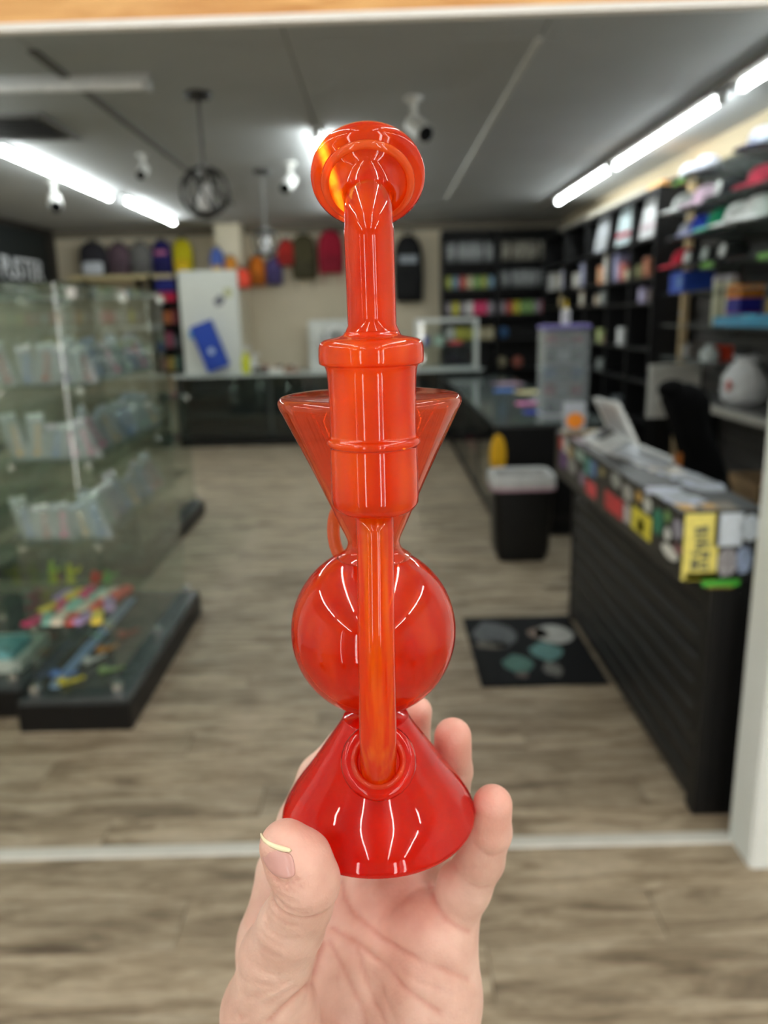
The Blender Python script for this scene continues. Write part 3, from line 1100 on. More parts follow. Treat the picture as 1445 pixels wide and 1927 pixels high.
for (cc, cn), (px, py) in zip(DK, spots):
    p = atz(px, py, .13)
    t = thing('spoon_pipe', 'small %s glass spoon pipe lying on the floor of the front case' % cn, 'pipe', (p.x, p.y, .13), rnd.uniform(0, 3), 'spoon pipes on the deck of the front case')
    mt = M(cc, .15, coat=.4, var=.3, scale=60)
    MB().ell((0, 0, .018), .022, .022, .018, 12, 8).build('bowl', mt, t, smooth=True)
    MB().tube([(.01, 0, .012), (.05, 0, .010), (.085, 0, .012)], [.012, .008, .007], 10).build('stem', mt, t, smooth='auto')
p = atz(95, 1262, .13)
t = thing('blue_tray', 'long pale blue strip tray on the deck of the front case', 'tray', (-1.31, 2.80, .13))
MB().box(0, .035, 0, .98, 0, .006).build('bottom', M((150, 178, 214), .4), t)
MB().box(0, .004, 0, .98, .006, .016).build('rim', M((150, 178, 214), .4), t)
MB().box(.031, .035, 0, .98, .006, .016).build('rim', M((150, 178, 214), .4), t)
t = thing('white_box', 'white carton lying inside the cut-off case beside the front one', 'box', (-1.72, 2.95, .13))
MB().bbox(0, .23, 0, .3, 0, .05, .004).build('carton', WHITE, t)
MB().bbox(0, .2, .02, .2, .0501, .085, .004).build('printed_sleeve', M((120, 180, 190), .5, var=.5, scale=30), t)

# ------------------------------------------------------------------ back of the shop, left part
# black sign board on the left wall
t = thing('wall_sign', 'black sign board with white lettering on the left wall', 'sign', (-3.99, 7.2, 1.75))
MB().box(0, .03, 0, 2.85, 0, .79).build('board', M((14, 22, 22), .6), t)
BRN = M((46, 40, 34), .6)
MB().box(0, .05, -.06, 2.91, .79, .92).build('frame_rail', BRN, t)
MB().box(0, .05, 2.70, 2.95, 0, .789).build('frame_stile', M((28, 24, 20), .6), t)
SGN = M((240, 242, 246), .5)
for i, ch in enumerate('PUSTER'):
    text('letter', ch, .33, SGN, t, (.034, 1.53 + i * .178, .34), (math.pi / 2, 0, math.pi / 2), .004)
MB().box(.03, .036, 1.45, 2.25, .12, .17).build('lettering_line', SGN, t)
MB().box(.03, .036, 1.42, 2.5, .19, .205).build('underline', M((110, 114, 120), .5), t)

# shelf with backpacks
t = thing('wall_shelf', 'long pale wooden shelf under the row of backpacks', 'shelf', (-3.7, 9.78, 2.0))
MB().box(0, 1.5, 0, .37, 0, .045).build('board', M((200, 184, 140), .6, var=.1), t)
for x in (.1, .75, 1.4):
    MB().prism([(.36, 0), (.1, 0), (.36, -.22)], (.025, 0, 0), (x, 0, 0), (0, 1, 0), (0, 0, 1)).build('bracket', BLACK, t)


def pack(x, z0, w, h, c, label, pc=None, straps=False, d=.15, yb=BACK_Y, badge=None, group='bags along the back wall', hook=True):
    t = thing('backpack', label, 'backpack', (x, yb - d / 2 - .005, z0), 0, group)
    fab = M(c, .85, var=.15, scale=20)

    def ring(z, sx, sy, cy=0):
        return [(w / 2 * sx * math.copysign(abs(math.cos(a)) ** .55, math.cos(a)), cy + d / 2 * sy * math.copysign(abs(math.sin(a)) ** .6, math.sin(a)), z) for a in [2 * math.pi * i / 20 for i in range(20)]]
    MB().loft([ring(0, .8, .8), ring(.03 * h, .95, 1), ring(.35 * h, 1, 1), ring(.65 * h, .98, .95), ring(.84 * h, .86, .82), ring(.95 * h, .6, .6), ring(h, .25, .4)]).build('body', fab, t, smooth=True)
    pw, pd = w * .74, d * .34
    cf = M(pc or tuple(v * .85 for v in c), .85, var=.15, scale=20)

    def pr(z, s_):
        return [(pw / 2 * s_ * math.copysign(abs(math.cos(a)) ** .5, math.cos(a)), -d / 2 - pd * .2 + pd * .6 * s_ * math.copysign(abs(math.sin(a)) ** .6, math.sin(a)), z) for a in [2 * math.pi * i / 16 for i in range(16)]]
    MB().loft([pr(.05 * h, .8), pr(.09 * h, 1), pr(.36 * h, 1), pr(.42 * h, .75)]).build('pocket', cf, t, smooth=True)
    MB().tube([(-.05 * w / .3, 0, .93 * h), (-.04 * w / .3, 0, 1.05 * h), (.04 * w / .3, 0, 1.05 * h), (.05 * w / .3, 0, .93 * h)], .010, 8).build('handle', M((30, 30, 32), .8), t, smooth='auto')
    if badge:
        MB().bbox(-w * .3, w * .3, -d / 2 - .004, -d / 2 + .02, .58 * h, .70 * h, .003).build('badge', M(badge, .7), t)
    if straps:
        for sx in (-1, 1):
            MB().tube([(sx * w * .33, -d * .1, .1 * h), (sx * w * .36, -d * .12, -.06 * h), (sx * w * .30, -d * .1, -.24 * h)], .012, 8, flat=.4).build('strap', fab, t, smooth='auto')
    return t


zs = 2.047
pack(-3.44, zs, .34, .40, (44, 42, 48), 'dark grey backpack with a white print, leftmost on the wall shelf', (214, 218, 226), yb=10.10)
pack(-3.13, zs, .27, .38, (92, 72, 82), 'dull maroon backpack standing on the wall shelf', yb=10.10)
pack(-2.87, zs, .27, .38, (108, 106, 104), 'grey backpack between the maroon and navy ones on the shelf', yb=10.10)
pack(-2.61, zs, .25, .40, (22, 18, 92), 'navy backpack with a pink badge on the wall shelf', badge=(190, 110, 150), yb=10.10)
pack(-2.36, zs, .24, .41, (214, 200, 20), 'bright yellow backpack at the right end of the shelf', (226, 190, 30), yb=10.10)
pack(-1.115, 2.12, .22, .30, (176, 34, 26), 'small red bag hanging left of the olive backpack')
pack(-.90, 1.96, .31, .52, (72, 66, 40), 'olive green backpack with dangling straps on the back wall', straps=True)
pack(-.57, 2.02, .31, .50, (164, 12, 46), 'crimson backpack with red dangling straps on the back wall', straps=True)
pack(.37, 1.66, .36, .78, (14, 14, 16), 'tall black backpack right of the orange neck', badge=(150, 156, 164))
pack(-1.48, 1.90, .20, .34, (206, 112, 18), 'orange pouch bag hanging beside the column')
pack(-1.27, 1.90, .20, .32, (74, 62, 112), 'purple grey pouch bag hanging below the small red bag')
CF = 9.82
pack(-1.90, 1.98, .17, .34, (70, 92, 160), 'blue patterned bag hung on the left of the column', (190, 150, 60), yb=CF, d=.10)
pack(-1.74, 1.92, .15, .30, (196, 128, 40), 'mustard patterned bag hung on the column above the white board', (150, 90, 150), yb=CF, d=.10)
pack(-1.62, 1.86, .19, .22, (255, 84, 58), 'neon coral bag hung on the right edge of the column', yb=CF, d=.10)
# hooks that the hung bags hang from
for x, z, wh in ((-1.115, 2.435, 'small red bag'), (-.90, 2.50, 'olive backpack'), (-.57, 2.54, 'crimson backpack'), (.37, 2.47, 'tall black backpack'), (-1.48, 2.255, 'orange pouch bag'), (-1.27, 2.235, 'purple grey pouch bag')):
    t = thing('wall_hook', 'small metal wall hook holding the ' + wh, 'hook', (x, BACK_Y, z), 0, 'hooks on the back wall')
    MB().tube([(0, 0, .02), (0, -.06, .02), (0, -.085, .0), (0, -.1, .02)], .006, 8).build('peg', METAL, t)
    MB().box(-.015, .015, -.006, 0, 0, .05).build('plate', METAL, t)

# tall white board and things on the back counter
ZB = .87
t = thing('back_counter', 'black back counter with glass front and shelves along the back wall', 'counter', (-2.6, 9.45, 0))
MB().box(-2.45, .74, 9.5, 10.1, 0, .10).build('plinth', BLACK, t, world=True)
MB().box(-2.45, .74, 9.79, 9.81, .10, ZB - .03).build('back_panel', M((16, 18, 18), .6), t, world=True)
MB().box(-2.48, .75, 9.46, 10.12, ZB - .03, ZB).build('top', M((196, 204, 200), .25), t, world=True)
for z in (.36, .60):
    MB().box(-2.43, .72, 9.56, 9.785, z, z + .012).build('shelf', M((70, 80, 78), .25), t, world=True)
for x in (-2.45, -1.35, -.22, .71):
    MB().box(x, x + .03, 9.5, 9.53, .10, ZB - .03).build('post', M((60, 66, 64), .4), t, world=True)
for x, x9 in ((-2.41, -1.36), (-1.31, -.23), (-.18, .70)):
    MB().box(x, x9, 9.505, 9.511, .11, ZB - .035).build('front_pane', PANE, t, world=True)
for x in (-2.45, .72):
    MB().box(x, x + .02, 9.54, 9.785, .10, ZB - .03).build('side_panel', BLACK, t, world=True)

t = thing('white_board', 'tall white panel standing on the back counter before the column', 'panel', (-2.36, 9.66, ZB))
MB().bbox(0, .70, 0, .05, 0, 1.20, .006).build('panel', M((222, 224, 216), .5, var=.02), t)
MB().box(.08, .22, -.004, 0, .42, .52).build('sticker', M((110, 180, 220), .5), t)
MB().prism([(0, 0), (.07, .02), (.12, .10), (.04, .14), (-.03, .07)], (0, -.006, 0), (.43, 0, .78)).build('sticker', M((120, 120, 128), .5, var=.6, scale=60), t)
MB().prism([(0, 0), (.1, -.02), (.12, .08), (.02, .1)], (0, -.006, 0), (.52, 0, .90)).build('sticker', M((190, 192, 150), .5, var=.5, scale=60), t)
t = thing('blue_box', 'tall blue carton with a white emblem leaning on the white panel', 'box', (-1.98, 9.56, ZB))
R = roty(-math.radians(19))
cc = R @ Vector((0, 0, .30)) + Vector((.06, 0, .045))
MB().obox(cc, (.27, .09, .56), R).build('carton', M((26, 66, 168), .45), t)
MB().lathe([(.04, 0), (.04, .004), (.012, .004), (.012, 0)], cc + R @ Vector((.0, -.0455, -.06)), 20, R @ rotx(math.pi / 2)).build('emblem', M((190, 206, 232), .5), t)
for px, nm, c, h, lab in ((463, 'spray_bottle', (216, 220, 40), .30, 'yellow spray bottle beside the blue carton'), (478, 'pump_bottle', (214, 216, 210), .22, 'white pump bottle right of the yellow bottle')):
    p = at(px, 690, 9.62)
    t = thing(nm, lab, 'bottle', (p.x, 9.62, ZB))
    MB().lathe([(.045, 0), (.05, .01), (.05, h * .55), (.02, h * .75), (.018, h * .85)], n=16).build('body', M(c, .35), t, smooth='auto')
    MB().lathe([(.02, h * .85), (.022, h * .92), (.012, h * .94), (.012, h)], n=12).build('neck', M((230, 230, 226), .4), t, smooth='auto')
    MB().obox((.03, 0, h * .98), (.08, .022, .03)).build('trigger', M((230, 230, 226), .4), t)
t = thing('magnifier_lamp', 'white box with a round ring lamp on the back counter left of the joint', 'lamp', (-.86, 9.66, ZB))
MB().bbox(0, .52, .1, .34, 0, .60, .01).build('cabinet', M((218, 220, 214), .45), t)
MB().box(.16, .44, .09, .1, .14, .46).build('recess', M((150, 152, 150), .5), t)
MB().lathe([(.12, -.02), (.13, 0), (.12, .02), (.10, .02), (.09, 0), (.10, -.02), (.12, -.02)], (.34, .05, .40), 28, rotx(math.radians(70)), cap=False).build('ring', M((240, 240, 236), .3), t, smooth=True)
MB().tube([(.08, .02, .42), (.16, .02, .28), (.26, .04, .14), (.30, .1, .02)], .022, 10).build('arm', M((226, 226, 222), .4), t, smooth='auto')
for i, (px, c, lab) in enumerate(((492, (48, 40, 36), 'dark brown tray of small goods on the back counter'), (520, (222, 222, 214), 'white tray of small goods on the back counter'), (548, (150, 120, 100), 'tan tray of small goods on the back counter'))):
    p = at(px, 690, 9.56)
    t = thing('goods_tray', lab, 'tray', (p.x, 9.56, ZB))
    MB().box(-.09, .09, -.07, .07, 0, .012).build('bottom', M(c, .6), t)
    for (a, b, c2, d) in ((-.09, .09, -.07, -.06), (-.09, .09, .06, .07), (-.09, -.08, -.06, .06), (.08, .09, -.06, .06)):
        MB().box(a, b, c2, d, .012, .06).build('side', M(c, .6), t)
    for j in range(3):
        MB().bbox(-.07 + j * .05, -.03 + j * .05, -.05, .05, .0125, .07 + .01 * j, .004).build('packet', M(((60, 52, 44), (210, 206, 196), (150, 60, 50))[(i + j) % 3], .6), t)

# black rack of small goods beside the white board
t = thing('goods_rack', 'tall black rack of dark small goods left of the white panel', 'rack', (-2.72, 9.70, ZB))
MB().box(0, .34, .2, .24, 0, 1.16).build('back', BLACKM, t)
MB().box(.31, .34, 0, .2, 0, 1.16).build('side', BLACKM, t)
MB().box(0, .03, 0, .2, 0, 1.16).build('side', BLACKM, t)
for z in (.02, .3, .58, .84):
    MB().box(.031, .309, .01, .199, z, z + .02).build('shelf', BLACKM, t)
cl = ((120, 50, 48), (150, 130, 60), (70, 96, 84), (130, 60, 80), (70, 72, 78), (160, 90, 40))
for r, z in enumerate((.041, .321, .601)):
    for c in range(3):
        MB().bbox(.045 + c * .09, .115 + c * .09, .04, .15, z, z + .14 + .02 * ((r + c) % 3), .004).build('packet', M(cl[(r * 2 + c) % 6], .7, var=.4, scale=40), t)
t = thing('folded_shirt', 'navy and red folded shirt on the black rack', 'shirt', (-2.66, 9.72, ZB + .861))
MB().bbox(0, .26, 0, .16, 0, .11, .02).build('red_part', M((168, 16, 54), .9), t, smooth='auto')
MB().bbox(0, .26, 0, .16, .1101, .26, .03).build('navy_part', M((26, 30, 104), .9), t, smooth='auto')
# ------------------------------------------------------------------ back right: black pigeonhole shelving
t = thing('back_shelving', 'black shelving against the back wall holding patterned goods', 'shelving', (.76, 9.80, 0))
MB().box(.76, 2.24, 10.10, 10.14, 0, 2.46).build('back_panel', BLACK, t, world=True)
for x in (.76, 1.41, 2.06, 2.21):
    MB().box(x, x + .03, 9.78, 10.10, 0, 2.46).build('upright', BLACK, t, world=True)
for z in (.02, .42, .80, 1.16, 1.46, 1.76, 2.06, 2.43):
    for x0, x1 in ((.79, 1.41), (1.44, 2.06), (2.09, 2.21)):
        MB().box(x0, x1, 9.79, 10.10, z, z + .03).build('shelf', BLACK, t, world=True)


def checker(c1, c2, sc):
    m, n, l, b = nmat('woven_check')
    ck = n.new('ShaderNodeTexChecker')
    ck.inputs['Scale'].default_value = sc
    ck.inputs['Color1'].default_value = S(c1) + (1,)
    ck.inputs['Color2'].default_value = S(c2) + (1,)
    tc = n.new('ShaderNodeTexCoord')
    mp = n.new('ShaderNodeMapping')
    mp.inputs['Rotation'].default_value = (0, .5, .6)
    l.new(tc.outputs['Object'], mp.inputs[0])
    l.new(mp.outputs[0], ck.inputs[0])
    l.new(ck.outputs[0], b.inputs['Base Color'])
    b.inputs['Roughness'].default_value = .6
    return m


CK1, CK2 = checker((206, 210, 212), (70, 74, 76), 60), checker((190, 186, 172), (110, 106, 98), 40)


def roll(x0, x1, z, r, mat, label, group):
    t = thing('rolled_mat', label, 'rolled mat', ((x0 + x1) / 2, 9.93, z), 0, group)
    L = x1 - x0
    MB().tube([(-L / 2, 0, r), (-L / 2 + .02, 0, r), (L / 2 - .02, 0, r), (L / 2, 0, r)], [r * .8, r, r, r * .8], 20).build('roll', mat, t, smooth='auto')
    for x in (-L * .28, L * .28):
        MB().tube([(x - .012, 0, r), (x + .012, 0, r)], r * 1.03, 20).build('band', BLACKM, t, smooth='auto')


roll(.81, 1.39, 2.09, .125, CK1, 'silver checked roll in the top left hole of the back shelving', 'rolled mats in the back shelving')
roll(1.46, 2.04, 2.09, .125, CK2, 'beige grey roll in the top right hole of the back shelving', 'rolled mats in the back shelving')
roll(1.46, 2.04, 1.79, .11, CK1, 'silver checked roll in the second row of the back shelving', 'rolled mats in the back shelving')
PK = [((150, 158, 66), 'olive'), ((96, 128, 148), 'steel blue'), ((168, 62, 54), 'red'), ((190, 176, 140), 'sand'), ((112, 150, 82), 'green'), ((130, 122, 130), 'grey'), ((214, 40, 92), 'pink'), ((190, 180, 40), 'yellow'), ((230, 226, 216), 'white')]
rows = [(.80, 1.40, 1.79, (0, 1, 2, 3, 4, 0, 1), 'second row, left'), (.80, 1.40, 1.49, (5, 7, 5, 8, 6, 6, 5), 'third row, left'), (1.45, 2.05, 1.49, (5, 2, 7, 4, 4, 5, 6), 'third row, right'), (.80, 1.40, 1.19, (8, 7, 7, 3, 3), 'fourth row, left')]
for x0, x1, z, seq, wh in rows:
    w = (x1 - x0) / len(seq)
    seen_ = {}
    for i, q in enumerate(seq):
        c, nm = PK[q]
        seen_[q] = seen_.get(q, 0) + 1
        t = thing('goods_packet', '%s packet, %s from left in the %s hole, back shelving' % (nm, ('first', 'second', 'third', 'fourth', 'fifth', 'sixth', 'seventh')[i], wh), 'packet', (x0 + w * (i + .5), 9.88, z), 0, 'packets in the back shelving, ' + wh)
        h = .15 + .04 * ((i * 3) % 3)
        MB().bbox(-w * .46, w * .46, -.06, .06, 0, h, .008).build('carton', M(c, .6, var=.4, scale=25), t)
        MB().box(-w * .3, w * .3, -.063, -.0605, h * .3, h * .7).build('front_label', M(tuple(min(255, v + 45) for v in c), .6, var=.5, scale=40), t)
for x, z, c, lab in ((1.52, 1.19, (70, 110, 160), 'blue ball on the fourth row of the back shelving'), (1.50, .83, (170, 160, 130), 'beige ball low on the back shelving'), (1.70, .83, (160, 90, 76), 'rust coloured ball low on the back shelving')):
    t = thing('foam_ball', lab, 'ball', (x, 9.90, z))
    MB().ell((0, 0, .075), .07, .07, .075, 16, 10).build('ball', M(c, .8), t, smooth=True)
    MB().lathe([(.071, 0), (.072, .006), (.071, .012)], (0, 0, .068), 16).build('seam', M(tuple(v * .7 for v in c), .8), t, smooth='auto')
t = thing('paper_roll', 'long cream paper roll lying low on the back shelving', 'paper roll', (1.75, 9.93, .451))
MB().tube([(-.28, -.1, .06), (.28, -.1, .06)], .06, 16).build('paper', M((206, 202, 184), .8), t, smooth='auto')
MB().tube([(-.285, -.1, .06), (.285, -.1, .06)], .02, 12).build('core', M((150, 120, 84), .8), t, smooth='auto')
# tan ball thing near the corner
for px, py, c, lab in ((1046, 462, (226, 226, 220), 'white round plaque in the upper corner between the shelvings'), (1045, 500, (200, 202, 206), 'grey round plaque below the white one in the corner'), (1045, 548, (190, 160, 110), 'tan round plaque low in the corner shelving')):
    p = at(px, py, 9.9)
    t = thing('round_plaque', lab, 'plaque', (2.15, 9.98, {462: 2.09, 500: 1.79, 548: 1.49}[py]))
    MB().lathe([(.055, -.01), (.06, 0), (.055, .01)], (0, -.03, .062), 24, rotx(math.pi / 2)).build('disc', M(c, .4), t, smooth='auto')
    MB().box(-.03, .03, -.02, .03, 0, .01).build('stand', BLACK, t)

# ------------------------------------------------------------------ right wall: black cubby unit and its goods
UX0, UX1, UY0, UY1, UH = 1.95, 2.255, 5.80, 9.70, 2.33
t = thing('cubby_unit', 'long black cubby shelving unit along the right wall', 'shelving', (UX0, UY0, 0))
MB().box(UX1 - .015, UX1, UY0, UY1, 0, UH).build('back_panel', BLACK, t, world=True)
DV = [UY0, 6.35, 6.95, 7.72, 8.6, UY1 - .03]
for y in DV:
    MB().box(UX0, UX1 - .016, y, y + .03, 0, UH - .0301).build('divider', M((20, 20, 21), .5, spec=.35), t, world=True)
MB().box(UX0, UX1 - .016, UY0, UY1, UH - .03, UH).build('top', BLACK, t, world=True)
UZ = [.02, .36, .68, .98, 1.22, 1.55, 1.73, 2.0]
for z in UZ:
    for a, b in zip(DV[:-1], DV[1:]):
        MB().box(UX0 + .004, UX1 - .017, a + .031, b - .001, z - .022, z).build('shelf', M((18, 18, 19), .45, spec=.35), t, world=True)
t = thing('cornice_panel', 'long pale panel leaning on the wall above the cubby unit', 'panel', (2.0, 6.12, UH))
MB().box(.1, .26, 0, 3.5, 0, .10).build('panel', M((168, 162, 148), .7), t)
MB().box(.08, .1, 1.9, 1.93, 0, .10).build('batten', M((180, 174, 160), .7), t)
t = thing('pine_plank', 'short raw pine plank lying on top of the cubby unit near the caps', 'plank', (1.96, 5.80, UH))
MB().bbox(0, .29, -.02, .28, .0, .035, .003).build('plank', PINE, t)
MB().box(.02, .06, -.024, -.02, .008, .028).build('end_mark', M((150, 100, 52), .6), t)
for (y, w, c, c2, lab) in ((6.05, .32, (240, 242, 244), (226, 206, 214), 'white board with a pink fade leaning in the nearest upper cubby'), (6.64, .36, (216, 234, 238), (190, 60, 86), 'pale blue board with a red band in the second upper cubby'), (7.30, .34, (196, 200, 206), (210, 212, 214), 'narrow grey board leaning in the third upper cubby')):
    t = thing('deck_board', lab, 'board', (1.958, y, 2.0))
    R = roty(math.radians(9))
    o = Vector((0, 0, .006))
    ol = [(-w / 2, .02), (-w / 2 + .02, 0), (w / 2 - .02, 0), (w / 2, .02), (w / 2, .26), (w / 2 - .03, .285), (-w / 2 + .03, .285), (-w / 2, .26)]
    MB().prism(ol, R @ Vector((.012, 0, 0)), o, (0, 1, 0), R @ Vector((0, 0, 1))).build('board', M(c, .4), t)
    MB().prism([(-w / 2, .06), (w / 2, .06), (w / 2, .10), (-w / 2, .10)], R @ Vector((-.002, 0, 0)), o, (0, 1, 0), R @ Vector((0, 0, 1))).build('band', M(c2, .4), t)
cub = [  # y, shelf z, depth-size, height, colour, label
    (7.1, 1.73, .16, .24, (206, 200, 190), 'cream carton on the middle cubby shelf'), (7.3, 1.73, .14, .15, (214, 150, 110), 'peach carton on the middle cubby shelf'),
    (6.82, 1.73, .12, .22, (150, 150, 186), 'lavender carton on the middle cubby shelf'), (6.66, 1.73, .12, .14, (196, 110, 104), 'salmon carton on the middle cubby shelf'),
    (6.5, 1.73, .10, .08, (208, 196, 160), 'small beige carton beside the salmon one'), (6.05, 1.73, .13, .14, (150, 90, 62), 'brown carton in the nearest middle cubby'), (6.24, 1.73, .1, .1, (112, 110, 70), 'olive carton in the nearest middle cubby'),
    (7.9, 1.73, .2, .22, (150, 152, 178), 'blue grey carton in the fourth middle cubby'), (8.2, 1.73, .2, .14, (190, 186, 176), 'off white carton in the fourth middle cubby'),
    (8.75, 1.73, .2, .2, (168, 168, 190), 'pale violet carton in the fifth middle cubby'), (9.0, 1.73, .2, .18, (180, 176, 160), 'beige carton in the fifth middle cubby'), (9.4, 1.73, .2, .2, (200, 200, 198), 'white carton at the far end of the middle shelf'),
    (6.12, 1.55, .14, .11, (160, 152, 182), 'lilac packet under the brown carton'), (5.95, 1.55, .09, .09, (96, 84, 84), 'dull brown packet under the brown carton'),
    (7.2, 1.55, .12, .12, (146, 150, 148), 'grey packet below the cream carton'), (7.38, 1.55, .12, .09, (176, 160, 140), 'tan packet below the peach carton'),
    (7.9, 1.55, .2, .14, (200, 186, 170), 'light tan packet in the fourth lower cubby'), (8.8, 1.55, .2, .12, (170, 150, 110), 'straw coloured packet in the fifth lower cubby'),
    (6.62, 1.22, .14, .14, (204, 206, 206), 'white carton low in the second cubby'), (7.25, 1.22, .14, .12, (166, 176, 120), 'pale green packet low in the third cubby'), (7.06, 1.22, .1, .06, (150, 120, 100), 'small brown packet low in the third cubby'),
    (6.66, .68, .2, .12, (90, 96, 100), 'dark grey carton near the bottom of the second cubby'), (7.2, .98, .18, .1, (120, 126, 124), 'grey carton near the bottom of the third cubby')]
for y, z, w, h, c, lab in cub:
    t = thing('carton', lab, 'carton', (2.05, y, z), 0, 'cartons in the cubby unit')
    MB().bbox(-.08, .08, -w / 2, w / 2, 0, h, .005).build('box', M(c, .6, var=.2, scale=30), t)
    MB().box(-.083, -.0805, -w * .33, w * .33, h * .25, h * .7).build('front_label', M(tuple(min(255, v + 30) for v in c), .6, var=.5, scale=50), t)
t = thing('white_sheet', 'white sheet of board standing against the cubby unit below', 'board', (1.86, 5.50, 0))
MB().bbox(0, .36, 0, .03, .76, 1.13, .004).build('sheet', M((222, 222, 216), .5), t)
for x in (.04, .30):
    MB().box(x, x + .02, .005, .025, 0, .76).build('leg', BLACKM, t)

# cap wall: slats, glass shelves on brackets, caps
t = thing('slat_panel', 'dark slatted wall panel behind the caps', 'wall panel', (2.19, 3.1, 0))
MB().box(2.25, 2.268, 3.1, 5.76, .1, 2.42).build('backing', M((36, 34, 33), .7), t, world=True)
for i in range(22):
    z = .12 + i * .104
    MB().bbox(2.225, 2.25, 3.1, 5.76, z, z + .092, .006).build('slat', M((56, 53, 50), .6), t, world=True)
GLS = pane_mat('smoky_shelf_glass', (.80, .84, .82), haze=.10)
CZ = [2.29, 2.10, 1.935, 1.76, 1.60, 1.40, 1.19]
for i, z in enumerate(CZ):
    t = thing('glass_shelf', ('%s glass shelf of the cap wall' % ('topmost', 'second', 'third', 'fourth', 'fifth', 'sixth', 'lowest')[i]), 'shelf', (1.90, 3.15, z), 0, 'glass shelves of the cap wall')
    MB().box(0, .322, 1.45 if z == 1.19 else 0, 2.28, -.010, 0).build('pane', GLS, t)
    for y in ((1.6, 2.1) if z == 1.19 else (.12, .7, 1.3, 1.9)):
        MB().prism([(.324, -.09), (.324, -.012), (.05, -.012), (.05, -.022), (.28, -.04)], (0, .014, 0), (0, y, 0), (1, 0, 0), (0, 0, 1)).build('bracket', M((120, 122, 122), .35, .6), t)
t = thing('wood_post', 'narrow raw wooden post between the caps and the cubby unit', 'post', (2.13, 5.68, 0))
MB().box(0, .04, 0, .06, 0, 2.33).build('post', M((196, 172, 132), .6, var=.15), t)
for z in (.6, 1.45, 2.1):
    MB().box(-.006, 0, .018, .042, z, z + .03).build('screw_plate', METAL, t)


def make_cap(c, b, label, y, z, sc=1.0, rz=0.0, front=None, x=2.06):
    t = thing('baseball_cap', label, 'cap', (x, y, z), rz, 'caps on the glass shelves')
    crown = [(.092, 0), (.095, .02), (.092, .05), (.08, .083), (.055, .106), (.025, .116), (.004, .118)]
    MB().lathe([(r * sc, h * sc) for r, h in crown], n=24).build('crown', M(c, .85, var=.08), t, smooth=True)
    rings = []
    for i in range(7):
        u = i / 6
        ring = []
        for k in range(15):
            a = math.pi / 2 + math.pi * (k / 14)
            rr = .088 + u * (.088 * max(0, -math.cos(a)) ** .6)
            ring.append((rr * math.cos(a) * sc, rr * .92 * math.sin(a) * sc, (.014 - .022 * u * u * max(0, -math.cos(a)) + .0) * sc))
        rings.append(ring)
    vs = [p for r in rings for p in r] + [(p[0], p[1], p[2] + .006 * sc) for r in rings for p in r]
    n_, fs = len(rings) * 15, []
    for i in range(6):
        for k in range(14):
            a = i * 15 + k
            fs += [(a, a + 15, a + 16, a + 1), (n_ + a, n_ + a + 1, n_ + a + 16, n_ + a + 15)]
    ed = [k for k in range(15)] + [i * 15 + 14 for i in range(1, 7)] + [90 + k for k in range(13, -1, -1)] + [i * 15 for i in range(5, 0, -1)]
    for a, b2 in zip(ed, ed[1:] + ed[:1]):
        fs.append((a, b2, b2 + n_, a + n_))
    MB().add(vs, fs).build('brim', M(b, .85, var=.08), t, smooth='auto')
    MB().ell((0, 0, .119 * sc), .009 * sc, .009 * sc, .006 * sc, 8, 6).build('button', M(b, .85), t)
    if front:
        MB().lathe([(.05 * sc, 0), (.045 * sc, .008 * sc), (.02 * sc, .012 * sc)], (-.084 * sc, 0, .055 * sc), 16, roty(-math.radians(80))).build('front_patch', M(front, .7), t, smooth='auto')
    return t


W_, K_ = (236, 240, 238), (24, 26, 32)
caps = [(1291, 385, 2.10, W_, W_, 'white cap with a flat brim on the second shelf', 1.0, None), (1330, 368, 2.10, (232, 200, 222), (236, 210, 226), 'pale pink cap on the second shelf', 1.0, None), (1374, 352, 2.10, (40, 42, 48), K_, 'black cap with a white patch on the second shelf', .9, W_),
        (1436, 335, 2.10, (196, 60, 84), (196, 60, 84), 'rose red cap at the right end of the second shelf', .9, None),
        (1298, 432, 1.935, (190, 192, 206), (60, 62, 70), 'silver grey cap, leftmost on the third shelf', .85, None), (1326, 422, 1.935, (34, 66, 190), (180, 186, 230), 'royal blue cap with a pale brim on the third shelf', 1.0, None), (1362, 410, 1.935, (20, 150, 108), (120, 210, 180), 'green cap with a mint brim on the third shelf', 1.05, None),
        (1396, 398, 1.935, W_, W_, 'white cap right of the green cap', 1.05, None), (1432, 388, 1.935, W_, W_, 'white cap at the right end of the third shelf', 1.1, None),
        (1289, 486, 1.76, (204, 18, 56), (204, 18, 56), 'bright red cap on the fourth shelf', 1.0, None), (1311, 478, 1.76, (30, 32, 34), K_, 'black cap with a white patch right of the red cap', .85, W_), (1346, 476, 1.76, (36, 40, 40), K_, 'black cap with a white patch in the middle of the fourth shelf', .85, (214, 226, 222)), (1380, 474, 1.76, (26, 32, 30), K_, 'black cap with a white patch, third of the three on the fourth shelf', .85, W_),
        (1300, 318, 2.29, (214, 218, 226), K_, 'white cap with a black brim, leftmost on the topmost shelf', .85, None), (1330, 306, 2.29, (206, 208, 222), (30, 34, 60), 'white cap with a navy brim on the topmost shelf', .85, None), (1436, 268, 2.29, (206, 214, 232), (40, 44, 96), 'pale blue cap with a dark brim at the right of the topmost shelf', .9, None)]
for px, py, z, c, b, lab, sc, fr in caps:
    p = atx(px, py, 1.99)
    make_cap(c, b, lab, min(p.y, 5.38), z, sc, rnd.uniform(-.15, .15), fr, 2.0)
